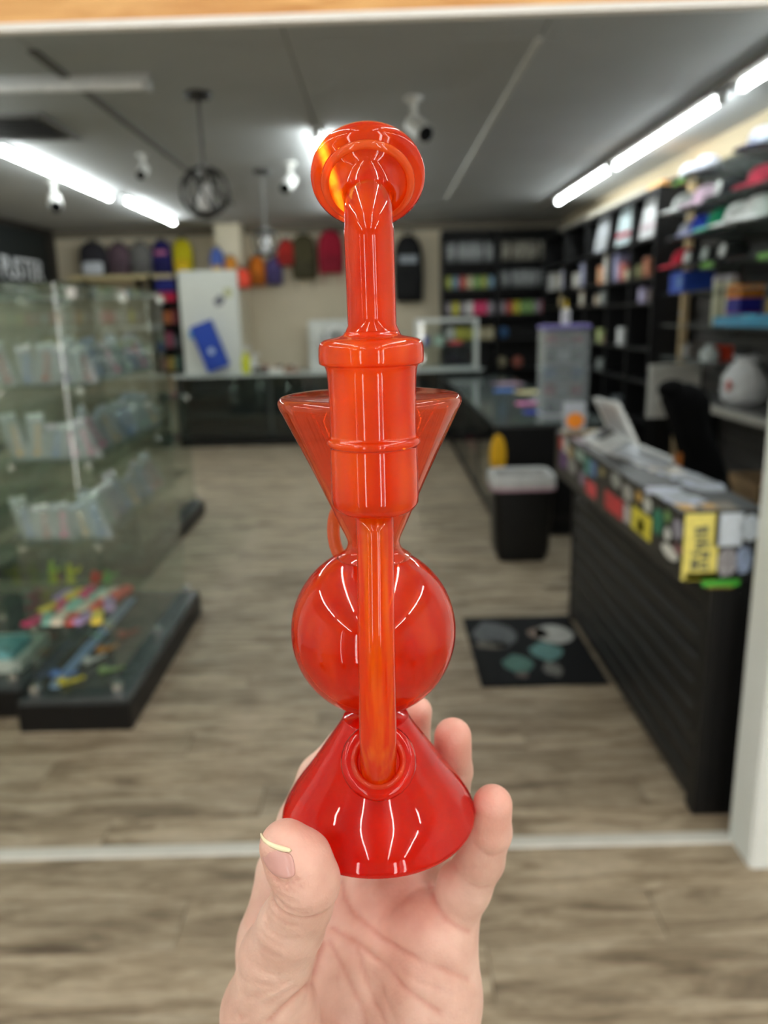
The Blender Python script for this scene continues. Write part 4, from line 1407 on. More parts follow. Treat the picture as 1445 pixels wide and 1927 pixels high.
for px, py, z, lab in ((1330, 490, 1.76, 'green price tag under the middle of the fourth shelf'), (1441, 483, 1.76, 'green price tag at the right of the fourth shelf'), (1276, 332, 2.29, 'green price tag at the left end of the topmost shelf')):
    p = atx(px, py, 1.89)
    t = thing('price_tag', lab, 'tag', (1.895, p.y, z - .035), 0, 'green price tags')
    MB().box(-.004, 0, -.09, .09, 0, .03).build('strip', M((112, 176, 70), .5), t)
    MB().box(-.004, .02, -.085, -.075, .0301, .0375).build('clip', METAL, t)
# goods on the lower shelves of the cap wall
t = thing('blue_carton', 'blue carton with a lighter panel at the left end of the fifth shelf', 'carton', (1.92, 5.15, 1.60))
MB().bbox(0, .2, 0, .24, 0, .13, .005).build('box', M((40, 80, 190), .5), t)
MB().box(-.003, -.0005, .02, .1, .03, .1).build('front_label', M((110, 150, 200), .5), t)
for px, lab in ((1352, 'pale tall cylinder standing on the sixth glass shelf'), (1374, 'second pale tall cylinder right beside the first one')):
    p = atx(px, 590, 2.03)
    t = thing('tall_tube', lab, 'tube', (2.03, p.y, 1.40), 0, 'pale tall cylinders')
    MB().lathe([(.038, 0), (.042, .006), (.042, .24), (.038, .25)], n=18).build('cylinder', M((206, 206, 178), .5, var=.08), t, smooth='auto')
    MB().lathe([(.043, .25), (.043, .28), (.02, .285)], n=18).build('lid', M((190, 186, 196), .5), t, smooth='auto')
p = atx(1408, 575, 2.05)
t = thing('stacked_box', 'orange blue and red striped box on the sixth glass shelf', 'box', (2.03, p.y, 1.40))
for z0, z1, c in ((0, .07, (176, 24, 70)), (.0705, .15, (36, 34, 140)), (.1505, .22, (232, 140, 40))):
    MB().bbox(-.07, .07, -.085, .085, z0, z1, .003).build('band', M(c, .5), t)
p = atx(1420, 560, 2.1)
t = thing('black_box', 'black carton right of the striped box', 'box', (2.05, 4.10, 1.40))
MB().bbox(-.07, .07, -.09, .09, 0, .2, .004).build('carton', BLACK, t)
MB().box(-.072, -.0705, -.05, .05, .06, .14).build('front_label', M((150, 120, 60), .6), t)
p = atx(1390, 625, 1.9)
t = thing('teal_tray', 'turquoise plastic tray at the front edge of the sixth shelf', 'tray', (1.86, 3.65, 1.401))
MB().bbox(0, .13, 0, .85, 0, .012, .003).build('bottom', M((40, 150, 190), .3, coat=.5), t)
for a, b, c, d in ((0, .008, 0, .85), (.122, .13, 0, .85), (.008, .122, 0, .008), (.008, .122, .842, .85)):
    MB().box(a, b, c, d, .012, .05).build('rim', M((40, 150, 190), .3, coat=.5), t)
for i in range(4):
    MB().bbox(.02, .11, .05 + i * .2, .2 + i * .2, .0125, .062, .012).build('packet', M(((70, 176, 210), (30, 130, 180))[i % 2], .3, coat=.5), t, smooth='auto')
p = atx(1330, 655, 1.93)
t = thing('white_bottle', 'white plastic bottle on the lowest glass shelf', 'bottle', (1.97, 4.78, 1.19))
MB().lathe([(.05, 0), (.055, .006), (.055, .06), (.028, .08), (.026, .085)], n=18).build('body', M((214, 224, 224), .35), t, smooth='auto')
MB().lathe([(.028, .085), (.028, .10), (.01, .102)], n=14).build('cap', M((190, 196, 196), .4), t, smooth='auto')
for px, c, lab in ((1348, (220, 70, 40), 'orange red carton right of the white bottle'), (1300, (120, 116, 112), 'grey carton at the left of the lowest glass shelf')):
    p = atx(px, 660, 2.06)
    t = thing('small_carton', lab, 'carton', (2.08, min(p.y, 5.4), 1.19), 0, 'cartons on the lowest glass shelf')
    MB().bbox(-.06, .06, -.055, .055, 0, .085, .004).build('box', M(c, .55), t)
    MB().box(-.063, -.0605, -.03, .03, .02, .06).build('front_label', M(tuple(min(255, v + 50) for v in c), .6), t)
# white carrier bag on the work shelf and the shelf itself
t = thing('work_shelf', 'grey work shelf with pale edge below the caps', 'shelf', (1.84, 3.2, 0))
MB().box(0, .38, 0, 2.0, .94, .97).build('board', M((90, 90, 88), .5), t)
MB().box(-.02, 0, 0, 2.0, .935, .975).build('edge', M((170, 168, 160), .5), t)
for y in (.05, .98, 1.9):
    MB().box(.30, .36, y, y + .05, 0, .94).build('leg', BLACKM, t)
MB().box(.05, .37, .05, 1.95, .35, .38).build('lower_board', M((70, 70, 68), .6), t)
p = at(1383, 740, 4.55)
t = thing('carrier_bag', 'crumpled white plastic carrier bag with a red print', 'bag', (2.03, 4.42, .97))
rings = []
for z, rx, ry in ((0, .08, .10), (.02, .11, .14), (.08, .12, .15), (.15, .11, .14), (.20, .08, .10), (.235, .05, .06), (.265, .07, .08)):
    rings.append([(rx * math.cos(a) * (1 + .10 * math.sin(5 * a + z * 40)), ry * math.sin(a) * (1 + .12 * math.cos(4 * a + z * 30)), z + .012 * math.sin(3 * a)) if z > 0 else (rx * math.cos(a), ry * math.sin(a), 0) for a in [2 * math.pi * k / 22 for k in range(22)]])
MB().loft(rings).build('bag', M((218, 220, 222), .45, var=.06), t, smooth=True)
MB().ell((-.112, -.05, .11), .012, .03, .035, 10, 6).build('print', M((206, 120, 116), .5), t, smooth=True)
t = thing('cardboard_box', 'brown cardboard box on the lower board of the work shelf', 'box', (1.95, 4.0, .38))
MB().bbox(0, .2, 0, .35, 0, .22, .004).build('carton', M((150, 122, 86), .7), t)
MB().box(-.002, .0, .05, .3, .1, .12).build('tape', M((180, 160, 120), .4), t)
# ------------------------------------------------------------------ white framed glass case on the back counter
bcn = bpy.data.objects['back_counter']
MB().box(.751, 1.22, 9.46, 9.76, ZB - .03, ZB).build('return_top', M((196, 204, 200), .25), bcn, world=True)
MB().box(1.19, 1.22, 9.48, 9.74, 0, ZB - .031).build('return_panel', BLACK, bcn, world=True)
t = thing('framed_glass_case', 'white framed glass case at the right end of the back counter', 'display case', (.42, 9.47, ZB))
FRM = M((226, 230, 226), .4)
x1, y1, h = .74, .28, .585
for x in (0, x1 - .03):
    for y in (0, y1 - .03):
        MB().box(x, x + .03, y, y + .03, 0, h - .041).build('post', FRM, t)
for y in (0, y1 - .03):
    MB().box(0, x1, y, y + .03, h - .04, h).build('top_rail', FRM, t)
for x in (0, x1 - .03):
    MB().box(x, x + .03, .031, y1 - .031, h - .04, h).build('side_rail', FRM, t)
MB().box(.031, x1 - .031, .031, y1 - .031, .0, .02).build('floor_board', M((190, 196, 192), .4), t)
MB().box(.031, x1 - .031, .01, y1 - .031, .27, .28).build('shelf', PANE_EDGE, t)
MB().box(.031, x1 - .031, .008, .014, .02, h - .041).build('front_pane', PANE, t)
for x, c, w, z, lab in ((.40, (190, 40, 50), .16, .28, 'red packet on the shelf of the white framed case'), (.10, (40, 70, 170), .06, .28, 'blue packet on the shelf of the white framed case'), (.22, (170, 190, 176), .12, .28, 'pale green packet on the shelf of the white framed case')):
    o = thing('shelf_packet', lab, 'packet', (.42 + x, 9.60, ZB + z))
    MB().bbox(0, w, -.05, .05, 0, .05 if c[0] == 190 else .11, .006).build('packet', M(c, .5), o)
    MB().box(w * .2, w * .8, -.053, -.0505, .01, .04).build('front_label', M(tuple(min(255, v + 40) for v in c), .5), o)

# ------------------------------------------------------------------ middle glass counter
CZT = .785
t = thing('glass_counter', 'black framed glass counter running down the middle of the shop', 'counter', (.75, 5.2, 0))
MB().box(.83, 1.46, 5.24, 9.40, 0, .10).build('plinth', BLACKM, t, world=True)
MB().box(.76, 1.49, 5.21, 9.42, .10, .16).build('bottom_frame', BLACK, t, world=True)
MB().box(.75, 1.50, 5.20, 9.43, CZT - .028, CZT - .008).build('top_frame', M((60, 62, 62), .4), t, world=True)
MB().box(.75, 1.50, 5.20, 9.43, CZT - .0079, CZT).build('top_glass', M((96, 106, 104), .12), t, world=True)
MB().box(.76, 1.49, 5.205, 5.225, .161, CZT - .029).build('end_panel', M((6, 6, 7), .6, spec=.25), t, world=True)
MB().box(.76, 1.49, 9.40, 9.42, .161, CZT - .029).build('end_panel', BLACK, t, world=True)
MB().box(1.46, 1.49, 5.226, 9.399, .161, CZT - .029).build('back_panel', BLACKM, t, world=True)
for y in (5.226, 6.24, 7.28, 8.32, 9.36):
    MB().box(.76, .79, y, y + .03, .161, CZT - .029).build('post', BLACK, t, world=True)
for y in (5.26, 6.275, 7.315, 8.355):
    MB().box(.765, .771, y, y + .98, .165, CZT - .032).build('front_pane', PANE, t, world=True)
MB().box(.80, 1.45, 5.27, 9.35, .44, .448).build('inner_shelf', PANE_EDGE, t, world=True)
MB().box(.751, .755, 5.2, 9.43, CZT - .0075, CZT - .0005).build('bright_edge', M((176, 196, 186), .2), t, world=True)
for i in range(9):
    y = 5.5 + i * .42
    c, nm = PK[(i * 4) % 9]
    o = thing('shelf_goods', '%s goods inside the middle glass counter' % nm, 'goods', (.90, y, .161), 0, 'goods inside the middle counter')
    MB().bbox(0, .2, 0, .22, 0, .10 + .03 * (i % 3), .01).build('carton', M(tuple(v * .6 for v in c), .6, var=.4, scale=30), o)
    MB().box(-.003, -.0005, .04, .18, .03, .08).build('front_label', M(c, .6, var=.4, scale=40), o)
# things on it
def flat(name, px, py, w, d, h, c, lab, cat, z=CZT, rz=0.0, var=.3):
    p = atz(px, py, z)
    o = thing(name, lab, cat, (p.x, p.y, z), rz)
    MB().bbox(-w / 2, w / 2, -d / 2, d / 2, 0, h, .003).build('sheet', M(c, .5, var=var, scale=30), o)
    MB().box(-w * .3, w * .3, -d * .3, d * .3, h, h + .0015).build('print', M(tuple(min(255, v * 1.15 + 8) for v in c), .5, var=.4, scale=50), o)
    return o


flat('blue_packet', 893, 698, .40, .45, .03, (104, 150, 200), 'pale blue flat packet on the middle counter', 'packet')
flat('magazine', 955, 722, .26, .28, .006, (176, 150, 170), 'lilac magazine on the middle counter', 'magazine', rz=.3)
flat('magazine', 950, 735, .20, .2, .010, (70, 110, 180), 'blue magazine below the lilac one on the counter', 'magazine', rz=-.2)
flat('leaflet', 1000, 738, .26, .24, .008, (226, 206, 150), 'cream leaflet beside the acrylic tower', 'leaflet', rz=.2)
flat('leaflet', 992, 760, .16, .12, .010, (236, 120, 176), 'pink leaflet near the front of the middle counter', 'leaflet', rz=.3)
flat('leaflet', 1026, 752, .22, .2, .006, (170, 172, 178), 'grey leaflet at the foot of the acrylic tower', 'leaflet', rz=.1)
p = atz(1025, 776, CZT)
o = thing('counter_mat', 'royal blue counter mat at the front edge of the middle counter', 'mat', (p.x - .02, p.y, CZT))
MB().bbox(-.13, .16, -.06, .10, 0, .006, .002).build('pad', M((24, 40, 160), .6), o)
MB().box(-.125, .155, -.055, -.045, .006, .0075).build('border', M((60, 80, 200), .6), o)
# acrylic tower
t = thing('acrylic_tower', 'clear acrylic display tower with a purple top and rows of small goods', 'display tower', (1.285, 5.62, CZT))
ACR = pane_mat('acrylic', (.93, .94, .95), haze=.22)
MB().bbox(-.155, .155, -.13, .13, 0, .02, .004).build('base', M((190, 192, 196), .3), t)
MB().bbox(-.16, .16, -.135, .135, .60, .625, .004).build('top', M((112, 100, 176), .4), t)
for x in (-.153, .147):
    MB().box(x, x + .006, -.125, .125, .021, .599).build('side_pane', ACR, t)
MB().box(-.146, .146, -.125, -.119, .021, .599).build('front_pane', ACR, t)
MB().box(-.146, .146, .10, .125, .021, .599).build('back_panel', M((206, 206, 202), .5), t)
for z in (.14, .26, .38, .49):
    MB().box(-.146, .146, -.118, .099, z, z + .006).build('shelf', ACR, t)
gc = ((70, 72, 80), (120, 60, 70), (60, 96, 140), (196, 198, 200), (150, 44, 56), (60, 70, 84))
for r, z in enumerate((.0215, .1465, .2665, .3865, .4965)):
    for c in range(3):
        if (r, c) == (1, 1):
            continue
        MB().bbox(-.13 + c * .09, -.06 + c * .09, -.09, .02, z, z + .07, .006).build('goods', M(gc[(r * 4 + c * 3) % 6], .5), t)
t = thing('glue_bottle', 'white squeeze bottle with a yellow tip on top of the acrylic tower', 'bottle', (1.285, 5.58, CZT + .626))
MB().lathe([(.03, 0), (.032, .01), (.032, .09), (.014, .11)], n=14).build('body', M((226, 226, 224), .4), t, smooth='auto')
MB().lathe([(.014, .11), (.012, .13), (.004, .17)], (.0, 0, 0), 12).build('tip', M((226, 190, 40), .4), t, smooth='auto')
# yellow oval hanging at its corner
t = thing('yellow_tag', 'yellow oval pad hanging at the corner of the black counter end', 'pad', (.77, 5.185, .58))
MB().ell((0, 0, 0), .055, .018, .14, 20, 12).build('pad', M((232, 178, 14), .7), t, smooth=True)
MB().tube([(0, 0, .13), (0, .006, .165), (0, .014, .17)], .004, 6).build('loop', BLACK, t)
# trash can
t = thing('trash_can', 'black trash can with a white bag folded over the rim', 'trash can', (.855, 4.78, 0))


def rrect(hx, hy, z, r=.05):
    out = []
    for cx, cy, a0 in ((hx - r, hy - r, 0), (-hx + r, hy - r, 90), (-hx + r, -hy + r, 180), (hx - r, -hy + r, 270)):
        for k in range(5):
            a = math.radians(a0 + k * 22.5)
            out.append((cx + r * math.cos(a), cy + r * math.sin(a), z))
    return out


MB().loft([rrect(.145, .12, 0), rrect(.165, .135, .06), rrect(.185, .15, .50), rrect(.185, .15, .505), rrect(.172, .138, .505), rrect(.15, .12, .05)]).build('bin', M((11, 12, 12), .45, spec=.35), t, smooth='auto')
MB().loft([rrect(.188, .153, .46), rrect(.194, .159, .47), rrect(.194, .159, .525), rrect(.186, .151, .545), rrect(.172, .138, .54), rrect(.166, .132, .46)], False).build('bag_rim', M((206, 208, 208), .5, var=.1), t, smooth='auto')
MB().loft([rrect(.191, .156, .452), rrect(.1945, .1595, .456), rrect(.1945, .1595, .472), rrect(.191, .156, .475)], False).build('bag_hem', M((196, 160, 176), .5), t, smooth='auto')
MB().box(-.13, .12, -.10, .10, .40, .44).build('rubbish', M((120, 104, 80), .8, var=.4), t)

# ------------------------------------------------------------------ right counter covered with stickers
LX, LB, ZT, ZU = .824, 1.062, .956, .752
t = counter = thing('sticker_counter', 'black slat sided counter with a sticker covered ledge at the right', 'counter', (LB, 2.1, 0))
MB().bbox(LX, LB, 2.10, 3.70, ZU, ZT, .004).build('ledge', M((18, 18, 17), .4), t, world=True)
MB().box(.945, 1.30, 2.10, 3.72, 0, ZU - .001).build('body', M((9, 9, 9), .5, spec=.3), t, world=True)
MB().box(.918, .944, 2.10, 2.16, 0, ZU - .001).build('corner_post', M((19, 19, 18), .5, spec=.3), t, world=True)
MB().box(.918, .944, 3.69, 3.72, 0, ZU - .001).build('corner_post', M((19, 19, 18), .5, spec=.3), t, world=True)
for i in range(9):
    z = .03 + i * .079
    MB().bbox(.921, .944, 2.161, 3.689, z, z + .062, .005).build('slat', M((27, 26, 24), .5, spec=.3), t, world=True)
    MB().box(.936, .944, 2.161, 3.689, z + .0635, z + .0775).build('groove_insert', M((112, 100, 80), .5), t, world=True)


def blob(n, rough_=0.0):
    return [(math.cos(2 * math.pi * k / n) * (1 + rough_ * math.sin(3.1 * k)), math.sin(2 * math.pi * k / n) * (1 + rough_ * math.cos(2.3 * k))) for k in range(n)]


def st_side(x0, y0, x1, y1, c, shape='q', var=.25):
    """sticker on the aisle side of the ledge; image box of its centre line gives its place on the plane"""
    a, b = atx(x0, (y0 + y1) / 2, LX), atx(x1, (y0 + y1) / 2, LX)
    cy, hw = (a.y + b.y) / 2, abs(a.y - b.y) / 2
    zt, zb = atx((x0 + x1) / 2, y0, LX).z, atx((x0 + x1) / 2, y1, LX).z
    zt, zb = min(zt, ZT - .006), max(zb, ZU + .004)
    cz, hh = (zt + zb) / 2, abs(zt - zb) / 2
    poly = [(-hw, -hh), (hw, -hh), (hw, hh), (-hw, hh)] if shape == 'q' else [(u * hw, v * hh) for u, v in blob(16, .12 if shape == 'b' else 0)]
    return MB().prism(poly, (-.0012, 0, 0), (LX, cy, cz), (0, 1, 0), (0, 0, 1)).build('sticker', M(c, .4, var=var, scale=45), counter, world=True)


def st_end(x0, y0, x1, y1, c, shape='q', var=.12):
    a, b = at(x0, y0, 2.1), at(x1, y1, 2.1)
    cx, hw, cz, hh = (a.x + b.x) / 2, abs(b.x - a.x) / 2, (a.z + b.z) / 2, abs(a.z - b.z) / 2
    poly = [(-hw, -hh), (hw, -hh), (hw, hh), (-hw, hh)] if shape == 'q' else [(u * hw, v * hh) for u, v in blob(16, .12 if shape == 'b' else 0)]
    return MB().prism(poly, (0, -.0012, 0), (cx, 2.1, cz)).build('sticker', M(c, .4, var=var, scale=45), counter, world=True)


for a in ((1053, 822, 1060, 845, (190, 44, 50), 'q'), (1060, 826, 1068, 852, (206, 208, 204), 'q'), (1054, 850, 1066, 880, (92, 50, 120), 'q'), (1068, 840, 1078, 862, (176, 156, 116), 'q'), (1068, 862, 1084, 892, (150, 150, 148), 'b'),
          (1084, 848, 1098, 866, (170, 196, 184), 'q'), (1100, 860, 1110, 894, (70, 140, 130), 'q'), (1110, 868, 1121, 898, (92, 126, 176), 'q'), (1090, 885, 1100, 915, (130, 116, 140), 'b'), (1102, 906, 1122, 934, (214, 70, 80), 'q'),
          (1128, 880, 1138, 896, (150, 140, 96), 'b'), (1150, 890, 1168, 918, (160, 164, 160), 'b'), (1172, 912, 1190, 944, (172, 172, 168), 'b'), (1138, 932, 1172, 968, (200, 50, 58), 'q'), (1174, 950, 1186, 985, (196, 190, 192), 'q'),
          (1196, 924, 1208, 945, (200, 160, 80), 'b'), (1211, 934, 1226, 966, (206, 210, 204), 'o'), (1188, 962, 1226, 1008, (226, 214, 62), 'q'), (1200, 978, 1212, 1002, (120, 112, 56), 'q'), (1229, 956, 1247, 1008, (30, 122, 96), 'o'),
          (1250, 960, 1262, 984, (112, 150, 90), 'b'), (1250, 992, 1262, 1018, (222, 226, 222), 'o'), (1266, 976, 1284, 1016, (150, 148, 164), 'b'), (1244, 1026, 1276, 1052, (226, 228, 222), 'o'), (1268, 1024, 1284, 1044, (140, 96, 100), 'b')):
    st_side(*a)
ye = st_end(1290, 967, 1346, 1090, (226, 214, 112))
ye['label'] = 'tall yellow sticker with dark print'
DKP = M((92, 94, 74), .5, var=.4, scale=80)
for x0, y0, x1, y1 in ((1309, 992, 1318, 1006), (1321, 990, 1332, 1004), (1308, 1010, 1331, 1016), (1310, 1020, 1320, 1034), (1323, 1020, 1333, 1030), (1303, 1038, 1316, 1046), (1320, 1038, 1334, 1050), (1301, 1052, 1312, 1072), (1316, 1056, 1332, 1062), (1316, 1066, 1332, 1072)):
    a, b = at(x0, y0, 2.098), at(x1, y1, 2.098)
    MB().box(a.x, b.x, 2.0975, 2.0987, b.z, a.z).build('printed_text', DKP, ye).location = tuple(-v for v in counter.location)
st_end(1290, 1078, 1346, 1091, (222, 210, 40))
st_end(1347, 966, 1395, 1027, (206, 216, 226))
rd = st_end(1396, 968, 1428, 1018, (206, 216, 226), 'o')
st_end(1351, 1032, 1385, 1084, (150, 148, 152), 'b', .5)
st_end(1387, 1028, 1412, 1080, (150, 166, 196), 'b', .4)
a, b = at(1320, 1091, 2.1), at(1390, 1101, 2.1)
MB().box(a.x, b.x, 2.094, 2.10, b.z, a.z).build('green_strip', M((64, 160, 50), .4), counter, world=True)
a, b = at(1330, 1103, 2.1), at(1378, 1114, 2.1)
MB().box(a.x, b.x, 2.096, 2.0995, max(b.z, ZU - .02), a.z).build('ochre_strip', M((150, 130, 50), .5), counter, world=True)
# stickers laid over each other on the top of the ledge
tops = ((222, 226, 228), (200, 208, 226), (186, 194, 216), (226, 222, 214), (170, 178, 186), (214, 226, 220), (150, 156, 164), (196, 186, 206))
lay = 0
for i in range(80):
    y = 2.22 + (i * .618 % 1) * 1.2
    x = LX + .03 + ((i * .382 + .13) % 1) * .18
    w, d = rnd.uniform(.03, .055), rnd.uniform(.03, .065)
    lay += .00005
    MB().prism([(u * w, v * d) for u, v in (blob(12, .15) if i % 3 else ((-1, -1), (1, -1), (1, 1), (-1, 1)))], (0, 0, .0008 + lay), (min(max(x, LX + w), LB - w), y, ZT), rotz(.5 * i) @ Vector((1, 0, 0)) if i % 3 else (1, 0, 0), rotz(.5 * i) @ Vector((0, 1, 0)) if i % 3 else (0, 1, 0)).build('top_sticker', M(tops[i % 8], .35, var=.2, scale=60), counter, world=True)
for x0, x1, y0, y1, c in ((.832, .872, 2.12, 2.20, (216, 168, 60)), (.885, .99, 2.115, 2.20, (120, 110, 92)), (.90, .935, 2.13, 2.18, (210, 160, 60))):
    MB().box(x0, x1, y0, y1, ZT, ZT + .001 + (.0006 if c[1] == 160 else 0)).build('top_sticker', M(c, .4), counter, world=True)


def slab(corners, d):
    c = [Vector(v) for v in corners]
    return MB().loft([c, [p + Vector(d) for p in c]])


# white open-lid counter display on the ledge
A, B = atz(1146, 800, ZT + .05), atz(1204, 838, ZT + .05)
t = thing('open_display', 'white open lidded display box with a black window on the sticker ledge', 'display box', (.93, 3.1, ZT + .008))
tl, tr_ = at(1121, 747, A.y + .10), at(1166, 757, B.y + .16)
n_ = (B - A).cross(tl - A).normalized() * .014
slab([A, B, tr_, tl], n_).build('lid', M((226, 230, 230), .4), t, world=True)
cen = (A + B + tl + tr_) / 4
slab([cen + (p - cen) * .72 - n_ * .15 for p in (A, B, tr_, tl)], n_ * 1.25).build('lid_panel', M((180, 182, 186), .4), t, world=True)
q = [atz(1097, 822, ZT + .03), atz(1140, 850, ZT + .012), atz(1190, 822, ZT + .045), atz(1146, 800, ZT + .05)]
slab([p for p in q], (0, 0, -.018)).build('tray', M((230, 233, 232), .4), t, world=True)
q2 = [atz(1117, 822, ZT + .03), atz(1128, 829, ZT + .025), atz(1158, 813, ZT + .043), atz(1147, 806, ZT + .046)]
slab(q2, (0, 0, .004)).build('window', M((34, 34, 34), .3), t, world=True)
q3 = [atz(1113, 818, ZT + .032), atz(1117, 821, ZT + .031), atz(1146, 805, ZT + .047), atz(1142, 802, ZT + .048)]
slab(q3, (0, 0, .003)).build('trim', M((150, 152, 154), .4), t, world=True)
C1, C2, C3 = atz(1204, 838, ZT + .05), atz(1262, 862, ZT + .05), atz(1262, 874, ZT + .012)
slab([B, C2, C3, atz(1200, 850, ZT + .012)], (.012, .004, 0)).build('side_wall', M((228, 231, 230), .4), t, world=True)
slab([atz(1150, 852, ZT + .012), atz(1250, 880, ZT + .012), atz(1262, 872, ZT + .012), atz(1190, 830, ZT + .012)], (0, 0, -.004)).build('floor_plate', M((200, 206, 214), .4, var=.3, scale=40), t, world=True)
# card holder with an orange oval at the far end of the ledge
p = atz(1080, 812, ZT)
t = thing('card_holder', 'clear card holder with an orange oval label at the far end of the ledge', 'card holder', (.885, 3.60, ZT + .002))
MB().bbox(-.055, .055, -.03, .03, 0, .012, .003).build('foot', M((196, 180, 150), .5), t)
MB().obox((0, .005, .075), (.10, .008, .13), rotx(-.12)).build('card', M((176, 184, 196), .4), t)
MB().lathe([(.001, .0), (.001, .001)], (0, 0, 0), 6).v
MB().prism([(u * .040, v * .036) for u, v in blob(20)], (0, -.003, 0), (0, -.006, .055)).build('oval_label', M((255, 150, 20), .5, var=.04), t)
t = thing('paper_stack', 'small stack of tan papers beside the card holder', 'papers', (.955, 3.50, ZT + .002))
MB().bbox(-.04, .04, -.06, .06, 0, .012, .002).build('papers', M((190, 170, 136), .7), t)
MB().obox((.005, 0, .015), (.07, .11, .005), rotz(.3)).build('top_paper', M((206, 192, 160), .7), t)

# black garment on a stand behind the counter
t = thing('draped_garment', 'black hooded garment draped over a stand behind the sticker counter', 'garment', (1.52, 3.75, 0))
rg = []
for z, rx, ry, dx in ((0.02, .16, .15, .10), (.35, .15, .14, .09), (.62, .125, .12, .06), (.82, .10, .10, .01), (.95, .088, .09, -.045), (1.02, .10, .095, -.06), (1.08, .11, .10, -.075), (1.13, .085, .085, -.085), (1.155, .04, .05, -.09)):
    rg.append([(dx + rx * math.cos(a) * (1 + .05 * math.sin(6 * a + z * 9)), ry * math.sin(a) * (1 + .05 * math.cos(5 * a)), z) for a in [2 * math.pi * k / 28 for k in range(28)]])
MB().loft(rg).build('drape', M((7, 7, 8), .95, var=.3, spec=.15), t, smooth=True)
MB().ell((-.15, -.02, 1.13), .065, .06, .05, 14, 8).build('hood_fold', M((7, 7, 8), .95, spec=.15), t, smooth=True)
MB().box(-.15, .25, -.15, .15, 0, .02).build('stand_foot', BLACK, t)
MB().box(-.145, -.115, -.115, -.10, .77, .84).build('orange_tag', M((190, 110, 40), .6), t)
MB().box(-.145, -.115, -.115, -.10, .70, .769).build('green_tag', M((130, 150, 40), .6), t)
# red pouch on a low stool
t = thing('low_stool', 'dark stool carrying the red pouch behind the counter', 'stool', (1.69, 4.15, 0))
MB().lathe([(.11, .58), (.12, .59), (.12, .615), (.11, .62)], n=20).build('seat', M((40, 38, 38), .6), t, smooth='auto')
for sx in (-1, 1):
    for sy in (-1, 1):
        MB().tube([(sx * .08, sy * .08, 0), (sx * .07, sy * .07, .58)], .012, 8).build('leg', BLACK, t)
t = thing('red_pouch', 'crimson cloth pouch on the dark stool', 'pouch', (1.69, 4.15, .62))
MB().loft([[(rx * math.cos(a), .8 * rx * math.sin(a), z) for a in [2 * math.pi * k / 14 for k in range(14)]] for z, rx in ((0, .06), (.04, .07), (.10, .06), (.15, .03), (.18, .035))]).build('pouch', M((150, 14, 50), .8), t, smooth=True)
MB().lathe([(.036, .145), (.04, .15), (.036, .155)], n=12).build('drawstring', M((90, 10, 30), .8), t)

# floor mat with a print
t = thing('floor_mat', 'black floor mat with a pale and teal print beside the counter', 'mat', (.655, 3.355, 0))
MB().bbox(.385, .917, 2.975, 3.735, .0005, .007, .003).build('rubber', M((13, 15, 17), .8, spec=.25), t, world=True)


def mprint(px, py, hw, hh, c, n=18, r=.08):
    p = atz(px, py, .0)
    q = atz(px + hw, py, .0)
    s_ = atz(px, py - hh, .0)
    MB().prism([(u * (q.x - p.x), v * (s_.y - p.y)) for u, v in blob(n, r)], (0, 0, .0012), (p.x, p.y, .007), (1, 0, 0), (0, 1, 0)).build('print', M(c, .8, var=.2, scale=40), t, world=True)


mprint(930, 1196, 42, 22, (92, 96, 98), 10, .2)
mprint(925, 1216, 32, 7, (112, 108, 98), 10, .1)
mprint(1042, 1196, 36, 17, (190, 192, 188), 20, 0)
mprint(1012, 1194, 20, 9, (150, 132, 120), 12, .1)
mprint(1028, 1228, 32, 16, (96, 140, 138), 11, .2)
mprint(975, 1252, 30, 16, (80, 120, 112), 11, .2)
mprint(1040, 1262, 18, 13, (112, 112, 108), 10, .2)
mprint(982, 1272, 12, 6, (112, 100, 96), 10, .2)

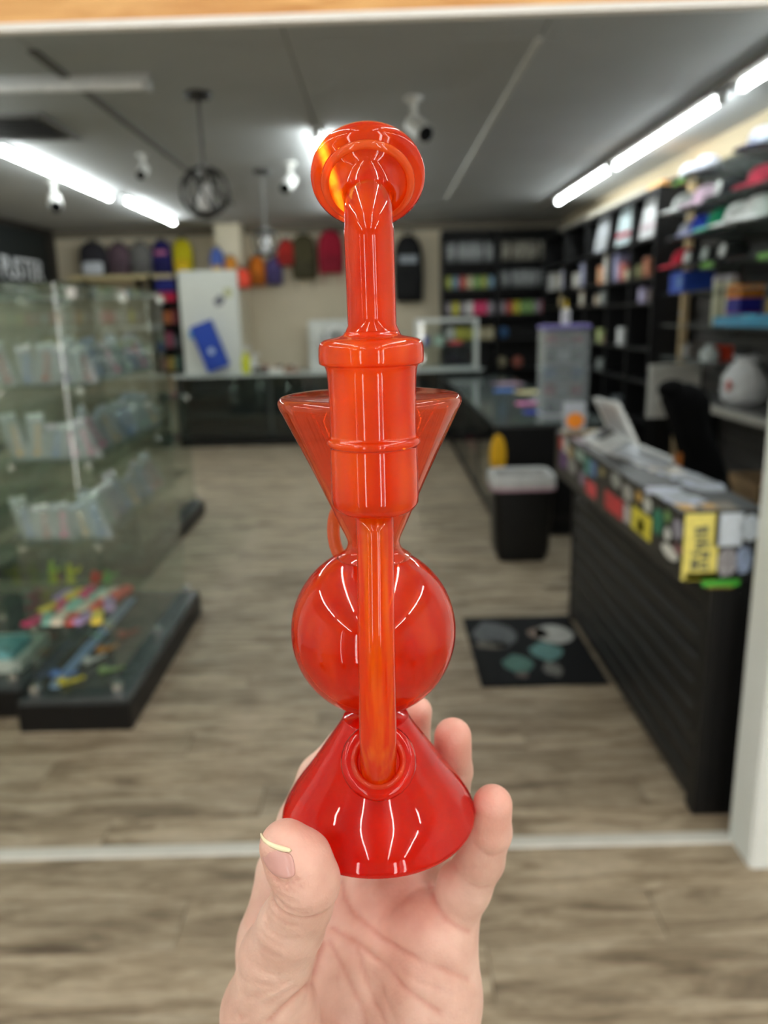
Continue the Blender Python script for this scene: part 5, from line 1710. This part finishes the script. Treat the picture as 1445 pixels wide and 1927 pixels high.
# ------------------------------------------------------------------ things on the ceiling
def pendant(x, y, label, drop, r):
    t = thing('cage_pendant', label, 'pendant lamp', (x, y, CEIL_Z), 0, 'cage pendants')
    K = M((34, 34, 34), .5)
    MB().lathe([(.065, 0), (.068, -.008), (.06, -.026), (.02, -.032)], n=22).build('canopy', K, t, smooth='auto')
    MB().tube([(0, 0, -.03), (0, 0, -drop)], .009, 8).build('rod', M((84, 82, 78), .5), t)
    c = -drop - r * 1.05
    MB().lathe([(.02, -drop + .01), (.03, -drop), (.03, -drop - .05), (.022, -drop - .055)], n=14).build('socket', M((150, 150, 148), .4, .5), t, smooth='auto')
    MB().lathe([(.026, c + .04), (.04, c + .01), (.045, c - .04), (.04, c - .085), (.015, c - .10)], n=18).build('glass_jar', M((248, 249, 250), .2), t, smooth='auto')
    for k, (ax_, an) in enumerate((('Z', 0), ('Z', 60), ('Z', 120), ('X', 62), ('X', -62), ('Y', 62), ('Y', -62))):
        Rm = Matrix.Rotation(math.radians(an), 3, ax_)
        if ax_ == 'Z':
            pts_ = [Rm @ Vector((r * math.cos(a), 0, r * math.sin(a))) + Vector((0, 0, c)) for a in [2 * math.pi * i / 28 for i in range(29)]]
        else:
            pts_ = [Rm @ Vector((r * math.cos(a), r * math.sin(a), 0)) + Vector((0, 0, c)) for a in [2 * math.pi * i / 28 for i in range(29)]]
        MB().tube(pts_, .0065, 6, cap=False).build('cage_hoop', K, t, smooth='auto')
    return t


pendant(-.877, 4.316, 'black cage pendant hanging near the doorway', .335, .122)
pendant(-.868, 6.45, 'black cage pendant farther back, small above the bags', .42, .10)


def ceiling_cam(px, py, label, rz, sc=1.0, lens=True):
    p = atz(px, py, CEIL_Z)
    t = thing('security_camera', label, 'camera', (p.x, p.y, CEIL_Z), rz, 'ceiling cameras')
    Wm = M((222, 222, 218), .4)
    MB().lathe([(.035 * sc, 0), (.036 * sc, -.012 * sc), (.015 * sc, -.02 * sc)], n=16).build('mount', Wm, t, smooth='auto')
    MB().tube([(0, 0, -.015 * sc), (0, 0, -.05 * sc), (0, -.012 * sc, -.07 * sc)], .014 * sc, 10).build('arm', Wm, t, smooth='auto')
    d = Vector((.0, -.86, -.5)).normalized()
    c = Vector((0, .02 * sc, -.085 * sc))
    MB().tube([c, c + d * .01 * sc, c + d * .12 * sc], [.024 * sc, .034 * sc, .036 * sc], 16).build('body', Wm, t, smooth='auto')
    MB().tube([c + d * .12 * sc, c + d * .126 * sc], .031 * sc, 16).build('lens', M((20, 20, 22), .2), t)


ceiling_cam(778, 183, 'white bullet camera on the ceiling right of the mouthpiece', .5, 1.35)
ceiling_cam(545, 306, 'small white camera on the ceiling left of the mouthpiece', -.3, 1.3)
ceiling_cam(98, 338, 'small white camera on the ceiling under the left light row', .4, 1.5)
ceiling_cam(268, 290, 'small white camera on the ceiling between pendant and left lights', .0, 1.0)
p = atz(18, 238, CEIL_Z)
t = thing('ceiling_vent', 'dark grey square vent in the ceiling at the left edge', 'vent', (p.x, p.y, CEIL_Z))
DKG = M((92, 90, 86), .5)
for a, b, c, d in ((-.3, .3, -.3, -.26), (-.3, .3, .26, .3), (-.3, -.26, -.26, .26), (.26, .3, -.26, .26)):
    MB().box(a, b, c, d, -.02, 0).build('frame', DKG, t)
for i in range(6):
    y = -.22 + i * .085
    MB().obox((0, y, -.012), (.51, .06, .005), rotx(.5)).build('louvre', M((60, 58, 56), .6), t)
